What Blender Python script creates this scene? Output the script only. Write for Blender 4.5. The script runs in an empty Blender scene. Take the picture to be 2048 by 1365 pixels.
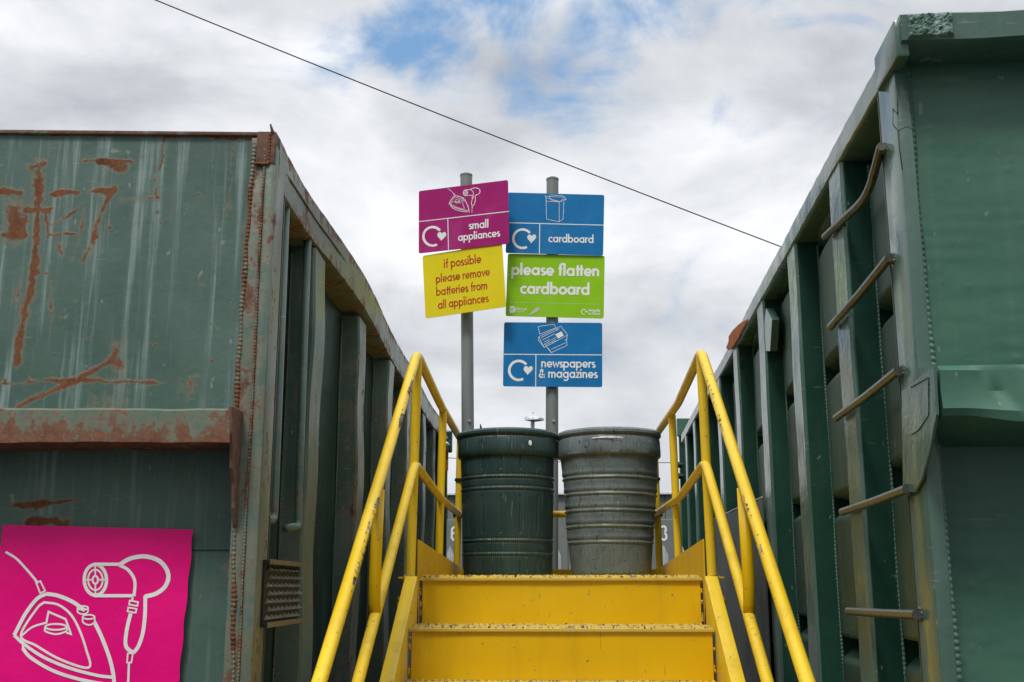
import bpy, bmesh, math, random
import numpy as np
from mathutils import Vector
random.seed(7); rng = np.random.default_rng(7)
SC = bpy.context.scene; COL = SC.collection

# ---------------------------------------------------------------- camera
F = 2235.0; E = 1.5
TH = math.atan(493/F); AL = math.atan(97*math.cos(TH)/F)
cam = bpy.data.cameras.new('camera'); cam.sensor_width = 36; cam.lens = 36*F/2048; cam.clip_end = 3000; cam.clip_start = 0.05
co = bpy.data.objects.new('camera', cam); COL.objects.link(co)
co.location = (0, 0, E); co.rotation_euler = (math.radians(90)+TH, 0, AL); SC.camera = co

# ---------------------------------------------------------------- sight-line measuring (photo pixel -> real point at a known depth)
def V(*a): return np.array(a, float)
_f = V(-math.sin(AL)*math.cos(TH), math.cos(AL)*math.cos(TH), math.sin(TH)); _r = V(math.cos(AL), math.sin(AL), 0); _u = np.cross(_r, _f)
CP = V(0, 0, E)
def ray(px, py): return _f + _r*((px-1024)/F) - _u*((py-682.5)/F)
def hZ(px, py, z): d = ray(px, py); return CP + d*(z-E)/d[2]
def hY(px, py, Y): d = ray(px, py); return CP + d*Y/d[1]
def hP(px, py, P, n): d = ray(px, py); return CP + d*np.dot(P-CP, n)/np.dot(d, n)

# ---------------------------------------------------------------- exposure, sun, sky
SC.view_settings.view_transform = 'Standard'; SC.view_settings.look = 'None'; SC.view_settings.exposure = 0.18; SC.view_settings.gamma = 1
SUN_EL, SUN_AZ = math.radians(58), math.radians(200)     # azimuth clockwise from +Y: behind the camera, a little left
sl = bpy.data.lights.new('sun', 'SUN'); sl.energy = 2.0; sl.angle = math.radians(14); sl.color = (1, .96, .9)
so = bpy.data.objects.new('sun', sl); COL.objects.link(so)
sd = Vector((math.sin(SUN_AZ)*math.cos(SUN_EL), math.cos(SUN_AZ)*math.cos(SUN_EL), math.sin(SUN_EL)))
so.rotation_euler = sd.to_track_quat('Z', 'Y').to_euler()

class N:
    """tiny node-tree writer"""
    def __init__(s, nt): s.nt = nt; s.nt.nodes.clear()
    def n(s, typ, ins=None, **props):
        x = s.nt.nodes.new(typ)
        for k, v in props.items(): setattr(x, k, v)
        for k, v in (ins or {}).items(): s.put(x.inputs[k], v)
        return x
    def put(s, sock, v):
        if isinstance(v, bpy.types.NodeSocket): s.nt.links.new(v, sock)
        elif isinstance(v, bpy.types.Node): s.nt.links.new(v.outputs[0], sock)
        else:
            if sock.type == 'RGBA' and len(v) == 3: v = (*v, 1)
            sock.default_value = v
    def m(s, op, a, b=0.0, c=None, clamp=False):
        x = s.nt.nodes.new('ShaderNodeMath'); x.operation = op; x.use_clamp = clamp
        s.put(x.inputs[0], a); s.put(x.inputs[1], b)
        if c is not None: s.put(x.inputs[2], c)
        return x.outputs[0]
    def mix(s, f, a, b, blend='MIX'):
        x = s.nt.nodes.new('ShaderNodeMix'); x.data_type = 'RGBA'; x.blend_type = blend
        s.put(x.inputs[0], f); s.put(x.inputs[6], a); s.put(x.inputs[7], b); return x.outputs[2]
    def mixf(s, f, a, b):
        x = s.nt.nodes.new('ShaderNodeMix'); x.data_type = 'FLOAT'
        s.put(x.inputs[0], f); s.put(x.inputs[2], a); s.put(x.inputs[3], b); return x.outputs[0]
    def ss(s, v, lo, hi, a=0.0, b=1.0):
        x = s.nt.nodes.new('ShaderNodeMapRange'); x.interpolation_type = 'SMOOTHSTEP'
        for i, q in enumerate((v, lo, hi, a, b)): s.put(x.inputs[i], q)
        return x.outputs[0]
    def noise(s, vec, scale, detail=4, rough=.55, dist=0.0):
        return s.n('ShaderNodeTexNoise', {'Vector': vec, 'Scale': scale, 'Detail': detail, 'Roughness': rough, 'Distortion': dist}).outputs[0]
    def map(s, vec, scale=(1,1,1), loc=(0,0,0), rot=(0,0,0)):
        return s.n('ShaderNodeMapping', {'Vector': vec, 'Scale': scale, 'Location': loc, 'Rotation': rot}).outputs[0]
    def sep(s, vec): return s.n('ShaderNodeSeparateXYZ', {0: vec}).outputs

W = bpy.data.worlds.new('World'); SC.world = W; W.use_nodes = True
w = N(W.node_tree)
dirv = w.n('ShaderNodeTexCoord').outputs['Generated']
sky = w.n('ShaderNodeTexSky', sky_type='NISHITA', sun_disc=False, sun_elevation=SUN_EL, sun_rotation=SUN_AZ).outputs[0]
x, y, z = w.sep(dirv)
zz = w.m('MAXIMUM', z, 0.0); den = w.m('ADD', zz, .18)
plane = w.n('ShaderNodeCombineXYZ', {0: w.m('DIVIDE', x, den), 1: w.m('DIVIDE', y, den), 2: zz}).outputs[0]
big = w.noise(w.map(dirv, (1,1,1.5), (3.1,1.7,0)), 7.0, 9, .58, .9)
fine = w.noise(w.map(dirv, (1,1,1.4), (9.1,4.2,0)), 15.0, 9, .6, .35)
shade = w.noise(w.map(dirv, (1,1,1.9), (2.2,.3,5)), 4.2, 6, .52, .35)
def dotd(px, py):
    d = ray(px, py); d = d/np.linalg.norm(d)
    x_ = w.n('ShaderNodeVectorMath', {0: dirv, 1: tuple(d)}, operation='DOT_PRODUCT'); return x_.outputs['Value']
gap = None
for px, py, rad, amt in ((1040,10,7.5,1.0), (1290,-20,6.5,.85), (890,80,5,1.0), (1330,90,6,.55), (1490,222,3.2,.85), (1560,60,9,.5), (1150,80,6,.55)):
    b = w.ss(dotd(px, py), math.cos(math.radians(rad)), 1.0, 0.0, amt)
    gap = b if gap is None else w.m('MAXIMUM', gap, b)
gapn = w.m('ADD', gap, w.m('ADD', w.m('MULTIPLY', w.m('SUBTRACT', fine, .5), 1.6), w.m('MULTIPLY', w.m('SUBTRACT', big, .5), 3.0)))
blue = w.ss(gapn, .25, 1.3)
# dome brighter towards the veiled sun and overhead
sund = w.n('ShaderNodeVectorMath', {0: dirv, 1: tuple(sd)}, operation='DOT_PRODUCT').outputs['Value']
glow = w.m('MULTIPLY', w.m('MULTIPLY', w.ss(sund, .1, 1.0, 1.0, 1.35), w.ss(z, .45, 1.0, 1.0, 1.7)), w.m('ADD', w.ss(w.m('ADD', y, z), -.9, .7, .45, 1.0), 0.0))
cl = w.n('ShaderNodeValToRGB', {0: w.m('ADD', w.m('MULTIPLY', shade, .84), w.m('MULTIPLY', fine, .16))})
r = cl.color_ramp; r.elements[0].position = .33; r.elements[0].color = (.39,.41,.455,1); r.elements[1].position = .63; r.elements[1].color = (.80,.81,.84,1)
e_ = r.elements.new(.49); e_.color = (.60,.62,.65,1)
cloud = w.n('ShaderNodeVectorMath', {0: cl.outputs[0], 3: glow}, operation='SCALE').outputs[0]
skyb = w.n('ShaderNodeVectorMath', {0: sky, 3: .10}, operation='SCALE').outputs[0]
bluec = w.mix(.7, skyb, (.19,.37,.63))
colr = w.mix(blue, cloud, bluec)
bg = w.n('ShaderNodeBackground', {0: colr, 1: 1.1})
w.n('ShaderNodeOutputWorld', {0: bg})

# ---------------------------------------------------------------- materials
def material(name): m = bpy.data.materials.new(name); m.use_nodes = True; return m, N(m.node_tree)
def finish(t, col, rough, bump=None, bstr=.3, bdist=.01, metal=0.0, spec=.3, coat=0.0, normal=None):
    ins = {'Base Color': col, 'Roughness': rough, 'Metallic': metal, 'Specular IOR Level': spec, 'Coat Weight': coat}
    b = t.n('ShaderNodeBsdfPrincipled', ins)
    if bump is not None:
        bn = t.n('ShaderNodeBump', {'Strength': bstr, 'Distance': bdist, 'Height': bump}); t.put(b.inputs['Normal'], bn.outputs[0])
    t.n('ShaderNodeOutputMaterial', {0: b})

def steel_paint(name, base, alt, rust=.3, chalk=.3, rough=.38, seed=0.0, rustcol=(.130,.045,.019), scratch=.3, wear_attr=True, waves=1.0, spec=.35):
    m, t = material(name)
    o = t.map(t.n('ShaderNodeTexCoord').outputs['Object'], loc=(seed, seed*.7, seed*.3))
    wear = t.n('ShaderNodeAttribute', attribute_name='wear').outputs['Fac']
    chk = t.n('ShaderNodeAttribute', attribute_name='chalk').outputs['Fac']
    lo = t.noise(o, 2.3, 5, .6); mid = t.noise(o, 9, 8, .62, .4); hi = t.noise(o, 55, 6, .65)
    st = t.noise(t.map(o, (26, 26, 1.1)), 1.0, 6, .62)
    st2 = t.noise(t.map(o, (75, 75, 2.4)), 1.0, 4, .6)
    c = t.mix(t.ss(lo, .35, .65), base, alt)
    sm = t.m('MULTIPLY', t.ss(t.m('ADD', st, t.m('MULTIPLY', t.m('SUBTRACT', st2, .5), .5)), .50, .78), t.m('ADD', chk, chalk), clamp=True)
    c = t.mix(sm, c, (.235,.31,.30))
    # pale specks and knocks
    sp = t.ss(t.noise(t.map(o, (1,1,.6)), 42, 2, .5), .70, .76)
    c = t.mix(t.m('MULTIPLY', sp, .45+.4*rust), c, (.30,.31,.27))
    # fine scratches
    s1 = t.noise(t.map(o, (14, 14, 160), rot=(.5, .35, 0)), 1.0, 3, .5); s2 = t.noise(o, 3.1, 2)
    sc_ = t.m('MULTIPLY', t.ss(s1, .66, .72), t.ss(s2, .5, .6)); c = t.mix(t.m('MULTIPLY', sc_, scratch), c, (.33,.34,.30))
    # rust where scars were cut (wear) plus loose patches
    midv = t.noise(t.map(o, (1,1,.4)), 17, 8, .66, .3)
    rn = t.m('ADD', .5, t.m('MULTIPLY', t.m('SUBTRACT', t.m('ADD', t.m('MULTIPLY', midv, .4), t.m('ADD', t.m('MULTIPLY', mid, .3), t.m('MULTIPLY', hi, .3))), .5), 1.35))
    ra = t.m('ADD', t.m('MULTIPLY', wear, .43), t.m('ADD', rn, (rust-.5)*.30))
    rm = t.ss(ra, .64, .74)
    halo = t.ss(ra, .52, .66)
    c = t.mix(t.m('MULTIPLY', halo, .45), c, (.22,.18,.12))
    rc = t.mix(t.ss(hi, .35, .7), rustcol, (rustcol[0]*1.5, rustcol[1]*1.75, rustcol[2]*1.8))
    rc = t.mix(t.ss(mid, .55, .75), rc, (rustcol[0]*.45, rustcol[1]*.5, rustcol[2]*.6))
    c = t.mix(rm, c, rc)
    ro = t.mixf(rm, t.m('ADD', rough, t.m('MULTIPLY', sm, .2)), .88)
    ro = t.m('ADD', ro, t.m('MULTIPLY', t.m('SUBTRACT', mid, .5), .25))
    h = t.m('ADD', t.m('MULTIPLY', lo, waves), t.m('ADD', t.m('MULTIPLY', hi, .035), t.m('MULTIPLY', rm, -.05)))
    h = t.m('ADD', h, t.m('MULTIPLY', t.noise(o, 160, 2), .012))
    finish(t, c, ro, h, .55, .02, spec=spec)
    return m

M = {}
M['rusty'] = steel_paint('weathered_green_paint', (.058,.112,.090), (.085,.145,.120), .12, .38, .42, 1.3)
M['rusty_side'] = steel_paint('rusty_green_paint', (.065,.110,.088), (.10,.155,.125), .38, .30, .36, 4.1, (.12,.052,.034), .7)
M['rusty_shaded'] = steel_paint('recess_shade_green_paint', (.012,.034,.025), (.020,.048,.036), .08, .22, .40, 2.1)  # dull skip green with the shade of the recesses put into the colour
M['rust_rim'] = steel_paint('mostly_rusted_paint', (.11,.13,.10), (.13,.16,.13), .95, .2, .6, 6.0, (.115,.060,.043), .6)
M['shelf'] = steel_paint('flaking_green_paint', (.085,.150,.115), (.115,.16,.12), .62, .1, .42, 8.6, (.135,.055,.032), .6)
M['green'] = steel_paint('green_skip_paint', (.046,.130,.090), (.066,.160,.112), -.16, .05, .36, 3.3, scratch=.15, waves=.8)
M['green_side'] = steel_paint('satin_green_paint', (.052,.108,.085), (.075,.138,.110), .04, .10, .21, 5.7, scratch=.3, waves=1.0, spec=.5)
M['green_dark'] = steel_paint('shade_and_deep_green_paint', (.009,.042,.028), (.014,.055,.037), -.15, .05, .33, 7.7, scratch=.2)  # skip green darkened for shade on the rib webs; mast's own dark green too
M['green_sheet'] = steel_paint('shaded_bulged_sheet_paint', (.020,.052,.038), (.032,.068,.05), -.05, .12, .48, 9.9, scratch=.25)  # sheet green darkened in colour for the shade between the ribs
M['oxide'] = steel_paint('grey_worn_plate_paint', (.035,.042,.038), (.055,.06,.054), -.05, .15, .42, 2.9, scratch=.5)
M['beadR'] = steel_paint('painted_weld', (.055,.125,.095), (.085,.165,.13), .05, .2, .42, 1.9)
M['beadL'] = steel_paint('rusty_weld', (.085,.125,.10), (.14,.13,.10), .60, .2, .6, 5.1)

def yellow_paint(name, base, alt, chips=0.0, rough=.38):
    m, t = material(name); o = t.n('ShaderNodeTexCoord').outputs['Object']
    wear = t.n('ShaderNodeAttribute', attribute_name='wear').outputs['Fac']
    lo = t.noise(o, 2.5, 4, .6); mid = t.noise(t.map(o, (1,1,.5)), 16, 6, .6); hi = t.noise(o, 60, 5, .6, .6)
    c = t.mix(t.ss(lo, .3, .7), base, alt)
    dirt = t.ss(t.noise(t.map(o, (9,9,1.0)), 1.0, 6, .65), .48, .75)
    c = t.mix(t.m('MULTIPLY', dirt, .28), c, (.22,.135,.02))
    c = t.mix(t.m('MULTIPLY', t.ss(mid, .60, .75), .25), c, (.75,.60,.22))
    s1 = t.noise(t.map(o, (110, 20, 8), rot=(.3,.6,.9)), 1.0, 3, .5)
    c = t.mix(t.m('MULTIPLY', t.m('MULTIPLY', t.ss(s1, .69, .74), t.ss(lo, .5, .6)), .6), c, (.16,.10,.04))
    a = t.m('ADD', t.m('MULTIPLY', hi, .8), t.m('ADD', t.m('MULTIPLY', mid, .2), t.m('ADD', t.m('MULTIPLY', wear, .27), chips)))
    rm = t.ss(a, .685, .705)
    rc = t.mix(t.ss(mid, .42, .6), (.05,.028,.022), (.20,.19,.19))
    c = t.mix(rm, c, rc)
    h = t.m('ADD', t.m('MULTIPLY', lo, .6), t.m('ADD', t.m('MULTIPLY', hi, .03), t.m('MULTIPLY', rm, -.12)))
    finish(t, c, t.mixf(rm, t.m('ADD', rough, t.m('MULTIPLY', dirt, .2)), .85), h, .45, .01)
    return m
M['yellow'] = yellow_paint('yellow_step_paint', (.68,.415,.001), (.74,.46,.003), .042)
M['yrail'] = yellow_paint('yellow_rail_paint', (.72,.48,.012), (.78,.54,.035), .042, .33)
M['yworn'] = yellow_paint('worn_yellow_tread_paint', (.62,.42,.04), (.56,.43,.10), -.012, .6)

def plain(name, col, rough=.5, metal=0, var=.15, scale=20, bump=.15, dirt=None, dirta=.2, stretch=(1,1,1), bd=.004):
    m, t = material(name); o = t.n('ShaderNodeTexCoord').outputs['Object']
    n1 = t.noise(t.map(o, stretch), scale, 6, .6); n0 = t.noise(o, scale*.15, 3)
    c = t.mix(t.ss(n1, .3, .7), tuple(v*(1-var) for v in col), tuple(min(1, v*(1+var)) for v in col))
    if dirt: c = t.mix(t.m('MULTIPLY', t.ss(t.m('ADD', t.m('MULTIPLY', n1, .6), t.m('MULTIPLY', n0, .4)), .5, .68), dirta), c, dirt)
    finish(t, c, t.m('ADD', rough, t.m('MULTIPLY', t.m('SUBTRACT', n1, .5), .2)), n1, bump, bd, metal)
    return m
M['white'] = plain('white_vinyl', (.80,.81,.80), .5, 0, .05, 30, .05, (.45,.45,.42), .35)
M['purple'] = plain('magenta_sign_face', (.33,.001,.135), .42, 0, .06, 8, .05, (.40,.10,.24), .18)
M['pink'] = plain('pink_poster', (.80,.0,.20), .36, 0, .03, 5, .5, bd=.01)
M['yel'] = plain('yellow_sign_face', (.72,.60,.0), .45, 0, .04, 8, .05, (.50,.44,.05), .2)
M['blue'] = plain('blue_sign_face', (.0,.155,.40), .42, 0, .06, 8, .05, (.06,.22,.42), .2)
M['lime'] = plain('green_sign_face', (.25,.53,.0), .45, 0, .04, 8, .05, (.28,.46,.10), .2)
M['redink'] = plain('red_lettering', (.42,.028,.008), .5, 0, .08, 30)
M['alu'] = plain('scraped_aluminium', (.55,.55,.53), .4, .4, .1, 40)
M['galv'] = plain('grey_post_steel', (.20,.22,.21), .48, .2, .1, 12, .1, (.12,.13,.12), .4, (1,1,.2))
M['wire'] = plain('black_cable', (.015,.015,.018), .6)
M['metal'] = plain('galvanised_steel', (.42,.44,.45), .4, .6, .15, 25)
M['rustbit'] = plain('rusted_scrap', (.33,.10,.03), .9, 0, .35, 25, .8, (.12,.05,.03), .6)
M['rung'] = plain('worn_rung_steel', (.10,.10,.08), .30, .5, .3, 30, .3, (.04,.075,.06), .8, (1,1,1))
M['shed'] = plain('grey_cladding', (.17,.19,.18), .55, 0, .06, 6, .05)
M['roofw'] = plain('pale_flashing', (.72,.73,.74), .5, 0, .04)
M['pale'] = plain('galvanised_pale', (.50,.54,.56), .5, .1, .2, 18, .1, stretch=(3,3,.4))
M['concrete'] = plain('yard_concrete', (.060,.059,.056), .85, 0, .2, 3, .4, (.05,.05,.048), .4)
M['orange'] = plain('orange_plate', (.46,.17,.012), .5, 0, .2, 25, .1, (.2,.08,.03), .4)
M['grip'] = plain('worn_grip_steel', (.17,.165,.13), .4, .4, .3, 60, .3, (.10,.05,.03), .5)
M['black'] = plain('matt_black', (.012,.012,.013), .6)

def barrel_mat(name, col, alt, scuff, staves):
    m, t = material(name); o = t.n('ShaderNodeTexCoord').outputs['Object']
    x, y, z = t.sep(o); ang = t.m('ARCTAN2', y, x)
    cyl = t.n('ShaderNodeCombineXYZ', {0: t.m('MULTIPLY', ang, .25), 1: z, 2: 0.0}).outputs[0]
    lo = t.noise(o, 5, 4, .6); st = t.noise(t.map(o, (9,9,2)), 1.0, 6, .6); hi = t.noise(o, 90, 4)
    c = t.mix(t.ss(lo, .3, .7), col, alt)
    c = t.mix(t.m('MULTIPLY', t.ss(st, .45, .75), .3), c, tuple(v*1.6+.02 for v in col))
    def scr(sc, rot, lo_, hi_):
        return t.ss(t.noise(t.map(cyl, sc, rot=rot), 1.0, 4, .6, 2.6), lo_, hi_)
    s = t.m('MAXIMUM', scr((70, 12, 1), (0,0,.4), .60, .66), t.m('MAXIMUM', scr((14, 60, 1), (0,0,-.3), .61, .67), scr((60, 8, 1), (0,0,-.7), .61, .66)))
    c = t.mix(t.m('MULTIPLY', s, scuff*.95), c, (.04,.045,.044))
    s2 = t.ss(t.noise(t.map(cyl, (90, 10, 1), (3,5,0), (0,0,.15)), 1.0, 3, .5), .64, .70)
    c = t.mix(t.m('MULTIPLY', s2, .25+.2*scuff), c, (.30,.33,.31))
    h = t.m('ADD', t.m('MULTIPLY', hi, .03), t.m('MULTIPLY', s, -.12*scuff))
    if staves:
        wv = t.n('ShaderNodeTexWave', {'Vector': t.map(cyl, (26, 1.6, 1)), 'Scale': 1.0, 'Distortion': 7.0, 'Detail': 3.0, 'Detail Scale': 1.3}, wave_type='BANDS').outputs['Fac']
        gr = t.m('MULTIPLY', wv, t.ss(t.noise(t.map(cyl, (7, .7, 1)), 1.0, 2), .36, .5))
        h = t.m('ADD', h, t.m('MULTIPLY', gr, .40))
    else: h = t.m('ADD', h, t.m('MULTIPLY', lo, .5))
    ro = t.m('ADD', .36, t.m('MULTIPLY', t.m('SUBTRACT', st, .5), .35))
    finish(t, c, ro, h, .6, .006)
    return m
M['butt_green'] = barrel_mat('dark_green_plastic', (.020,.046,.046), (.030,.060,.060), .15, True)
M['butt_grey'] = barrel_mat('scuffed_grey_plastic', (.10,.130,.140), (.14,.172,.180), 1.0, False)

# ---------------------------------------------------------------- object helpers
def thing(name, label, cat, loc=(0,0,0), group=None):
    o = bpy.data.objects.new(name, None); o.empty_display_size = .2; COL.objects.link(o); o.location = loc
    o['label'] = label; o['category'] = cat
    if group: o['group'] = group
    return o
def origin(p):
    return V(0,0,0) if p is None else (V(*p.location) + origin(p.parent))
def link(name, verts, faces, mat, parent=None, loc=None, smooth=False, attrs=None):
    """verts in world metres; the mesh is stored relative to its parent (or to loc)"""
    base = origin(parent) if parent is not None else V(*(loc if loc is not None else (0,0,0)))
    v = np.asarray(verts, float) - base
    me = bpy.data.meshes.new(name); me.from_pydata(v.tolist(), [], [tuple(f) for f in faces])
    if attrs:
        for k, a in attrs.items():
            at = me.attributes.new(k, 'FLOAT', 'POINT'); at.data.foreach_set('value', np.asarray(a, np.float32))
    me.materials.append(mat)
    if smooth: me.polygons.foreach_set('use_smooth', [True]*len(me.polygons))
    me.update()
    o = bpy.data.objects.new(name, me); COL.objects.link(o)
    if parent is not None: o.parent = parent
    else: o.location = base
    return o
def tag(o, label, cat, group=None, kind=None):
    if kind: o['kind'] = kind; return o
    o['label'] = label; o['category'] = cat
    if group: o['group'] = group
    return o

class B:
    """collects world-space shapes for ONE mesh"""
    def __init__(s): s.v = []; s.f = []; s.a = []; s.cuts = []
    def add(s, v, f, a=None):
        k = len(s.v); s.cuts.append((k, len(s.f))); s.v += [tuple(q) for q in v]; s.f += [tuple(i+k for i in q) for q in f]
        s.a += list(a) if a is not None else [0.0]*len(v); return s
    def hexa(s, c, bev=.003, a=0.0, sub=0):
        """c: 8 corners, bottom ring 0-3 then top ring 4-7"""
        bm = bmesh.new(); vs = [bm.verts.new(tuple(q)) for q in c]
        for q in ((0,1,2,3),(4,5,6,7),(0,1,5,4),(1,2,6,5),(2,3,7,6),(3,0,4,7)): bm.faces.new([vs[i] for i in q])
        bmesh.ops.recalc_face_normals(bm, faces=bm.faces)
        if bev: bmesh.ops.bevel(bm, geom=list(bm.edges), offset=bev, segments=2, affect='EDGES', profile=.5)
        bm.verts.index_update(); v = [tuple(q.co) for q in bm.verts]; f = [[q.index for q in p.verts] for p in bm.faces]; bm.free()
        return s.add(v, f, [a]*len(v))
    def box(s, lo, hi, bev=.003, a=0.0):
        x0,y0,z0 = lo; x1,y1,z1 = hi
        return s.hexa([(x0,y0,z0),(x1,y0,z0),(x1,y1,z0),(x0,y1,z0),(x0,y0,z1),(x1,y0,z1),(x1,y1,z1),(x0,y1,z1)], bev, a)
    def prism(s, poly, d, bev=.0015, a=0.0):
        """planar polygon (world points) thickened by vector d"""
        bm = bmesh.new(); p = [bm.verts.new(tuple(q)) for q in poly]; q_ = [bm.verts.new(tuple(V(*q)+d)) for q in poly]; n = len(poly)
        bm.faces.new(p); bm.faces.new(q_[::-1])
        for i in range(n): bm.faces.new([p[i], q_[i], q_[(i+1)%n], p[(i+1)%n]])
        bmesh.ops.recalc_face_normals(bm, faces=bm.faces)
        if bev: bmesh.ops.bevel(bm, geom=list(bm.edges), offset=bev, segments=1, affect='EDGES')
        bm.verts.index_update(); v = [tuple(k.co) for k in bm.verts]; f = [[k.index for k in g.verts] for g in bm.faces]; bm.free()
        return s.add(v, f, [a]*len(v))
    def tube(s, pts, rad, seg=20, caps=True, wear=None, dent=None):
        P = [V(*p) for p in pts]; n = len(P); rr = rad if hasattr(rad, '__len__') else [rad]*n
        T = [P[min(i+1, n-1)]-P[max(i-1, 0)] for i in range(n)]; T = [t/np.linalg.norm(t) for t in T]
        up = V(0,0,1) if abs(T[0][2]) < .9 else V(1,0,0)
        A = np.cross(up, T[0]); A /= np.linalg.norm(A); v = []; at = []
        for i in range(n):
            A = A - T[i]*np.dot(A, T[i]); A /= np.linalg.norm(A); Bv = np.cross(T[i], A)
            for j in range(seg):
                th = 2*math.pi*j/seg; d = A*math.cos(th)+Bv*math.sin(th)
                r_ = rr[i]
                if dent: r_ = dent(i/(n-1), d, r_)
                v.append(P[i]+d*r_); at.append(wear(i/(n-1), d) if wear else 0.0)
        f = [(i*seg+j, i*seg+(j+1)%seg, (i+1)*seg+(j+1)%seg, (i+1)*seg+j) for i in range(n-1) for j in range(seg)]
        if caps: f += [tuple(range(seg))[::-1], tuple((n-1)*seg+j for j in range(seg))]
        return s.add(v, f, at)
    def lathe(s, c, prof, seg=96, fn=None):
        v = []; n = len(prof)
        for r_, z_ in prof:
            for j in range(seg):
                th = 2*math.pi*j/seg; rr = fn(r_, z_, th) if fn else r_
                v.append((c[0]+rr*math.cos(th), c[1]+rr*math.sin(th), c[2]+z_))
        f = [(i*seg+j, i*seg+(j+1)%seg, (i+1)*seg+(j+1)%seg, (i+1)*seg+j) for i in range(n-1) for j in range(seg)]
        return s.add(v, f)
    def link(s, name, mat, parent=None, loc=None, smooth=False):
        if name in ('weld_bead', 'shackle', 'chevron') and len(s.cuts) > 1:     # every piece an object of its own
            cu = s.cuts+[(len(s.v), len(s.f))]
            for (v0, f0), (v1, f1) in zip(cu, cu[1:]):
                o = link(name, s.v[v0:v1], [tuple(i-v0 for i in f) for f in s.f[f0:f1]], mat, parent, loc, smooth, {'wear': s.a[v0:v1]})
            return o
        o = link(name, s.v, s.f, mat, parent, loc, smooth, {'wear': s.a})
        if smooth == 'auto':
            me = o.data; me.polygons.foreach_set('use_smooth', [True]*len(me.polygons))
            me.set_sharp_from_angle(angle=math.radians(38))
        return o
def lerp_path(pts, step=.02):
    out = []
    for a, b in zip(pts, pts[1:]):
        a, b = V(*a), V(*b); n = max(1, int(np.linalg.norm(b-a)/step))
        out += [a+(b-a)*i/n for i in range(n)]
    return out+[V(*pts[-1])]
def fillet(pts, r, k=8):
    P = [V(*p) for p in pts]; out = [P[0]]
    for i in range(1, len(P)-1):
        a = P[i-1]-P[i]; b = P[i+1]-P[i]; a /= np.linalg.norm(a); b /= np.linalg.norm(b)
        p0, p2 = P[i]+a*r, P[i]+b*r
        for j in range(k+1):
            t = j/k; out.append(p0*(1-t)**2+P[i]*2*t*(1-t)+p2*t*t)
    return out+[P[-1]]
def bead(b, p0, p1, r=.006, pitch=.011, seg=10, wob=.002, a=0.0):
    """weld bead: a row of overlapping lumps"""
    p0, p1 = V(*p0), V(*p1); L = np.linalg.norm(p1-p0); n = int(L/pitch*5); pts = []; rad = []
    side = V(1,0,0); ph = rng.uniform(0, 6)
    for i in range(n+1):
        t = i/n; k = (t*L/pitch) % 1
        pts.append(p0+(p1-p0)*t+side*(wob*math.sin(t*L*9+ph)+rng.normal(0, .0004)))
        rad.append(r*(.62+.45*math.sin(math.pi*k)**.7)*(1+.15*math.sin(t*L*23+ph)))
    return b.tube(pts, rad, seg, wear=lambda t, d: a)

class Frame:
    """skip frame: s along the aisle side, t away from the aisle, z height"""
    def __init__(s, a, b, side, skew=0.0):
        s.skew = skew; s.O = a.copy(); e = b-a; e[2] = 0; s.L = float(np.linalg.norm(e)); s.e1 = e/s.L; s.e2 = side*V(s.e1[1], -s.e1[0], 0)
    def P(s, a, t, z): q = s.O+(a-s.skew*t*min(1, max(0, 1.25-a/.8)))*s.e1+t*s.e2; return V(q[0], q[1], z)
    def box(s, b, s0, s1, t0, t1, z0, z1, bev=.003, a=0.0):
        return b.hexa([s.P(s0,t0,z0), s.P(s1,t0,z0), s.P(s1,t1,z0), s.P(s0,t1,z0), s.P(s0,t0,z1), s.P(s1,t0,z1), s.P(s1,t1,z1), s.P(s0,t1,z1)], bev, a)
    def sz(s, px, py, t=0): p = hP(px, py, s.O+t*s.e2, s.e2); return float(np.dot(p-s.O, s.e1)), float(p[2])
    def tz(s, px, py, q=0): p = hP(px, py, s.O+q*s.e1, s.e1+s.skew*s.e2); return float(np.dot(p-s.O, s.e2)), float(p[2])

def grid_sheet(name, fn, us, vs, mat, parent, attrs=None, smooth=True):
    U, Vv = len(us), len(vs); verts = [fn(u, v) for v in vs for u in us]
    faces = [(j*U+i, j*U+i+1, (j+1)*U+i+1, (j+1)*U+i) for j in range(Vv-1) for i in range(U-1)]
    return link(name, verts, faces, mat, parent, smooth=smooth, attrs=attrs)

# ---------------------------------------------------------------- ground
g = link('ground', [(-400,-400,0),(400,-400,0),(400,400,0),(-400,400,0)], [(0,1,2,3)], M['concrete']); g['kind'] = 'structure'

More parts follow.
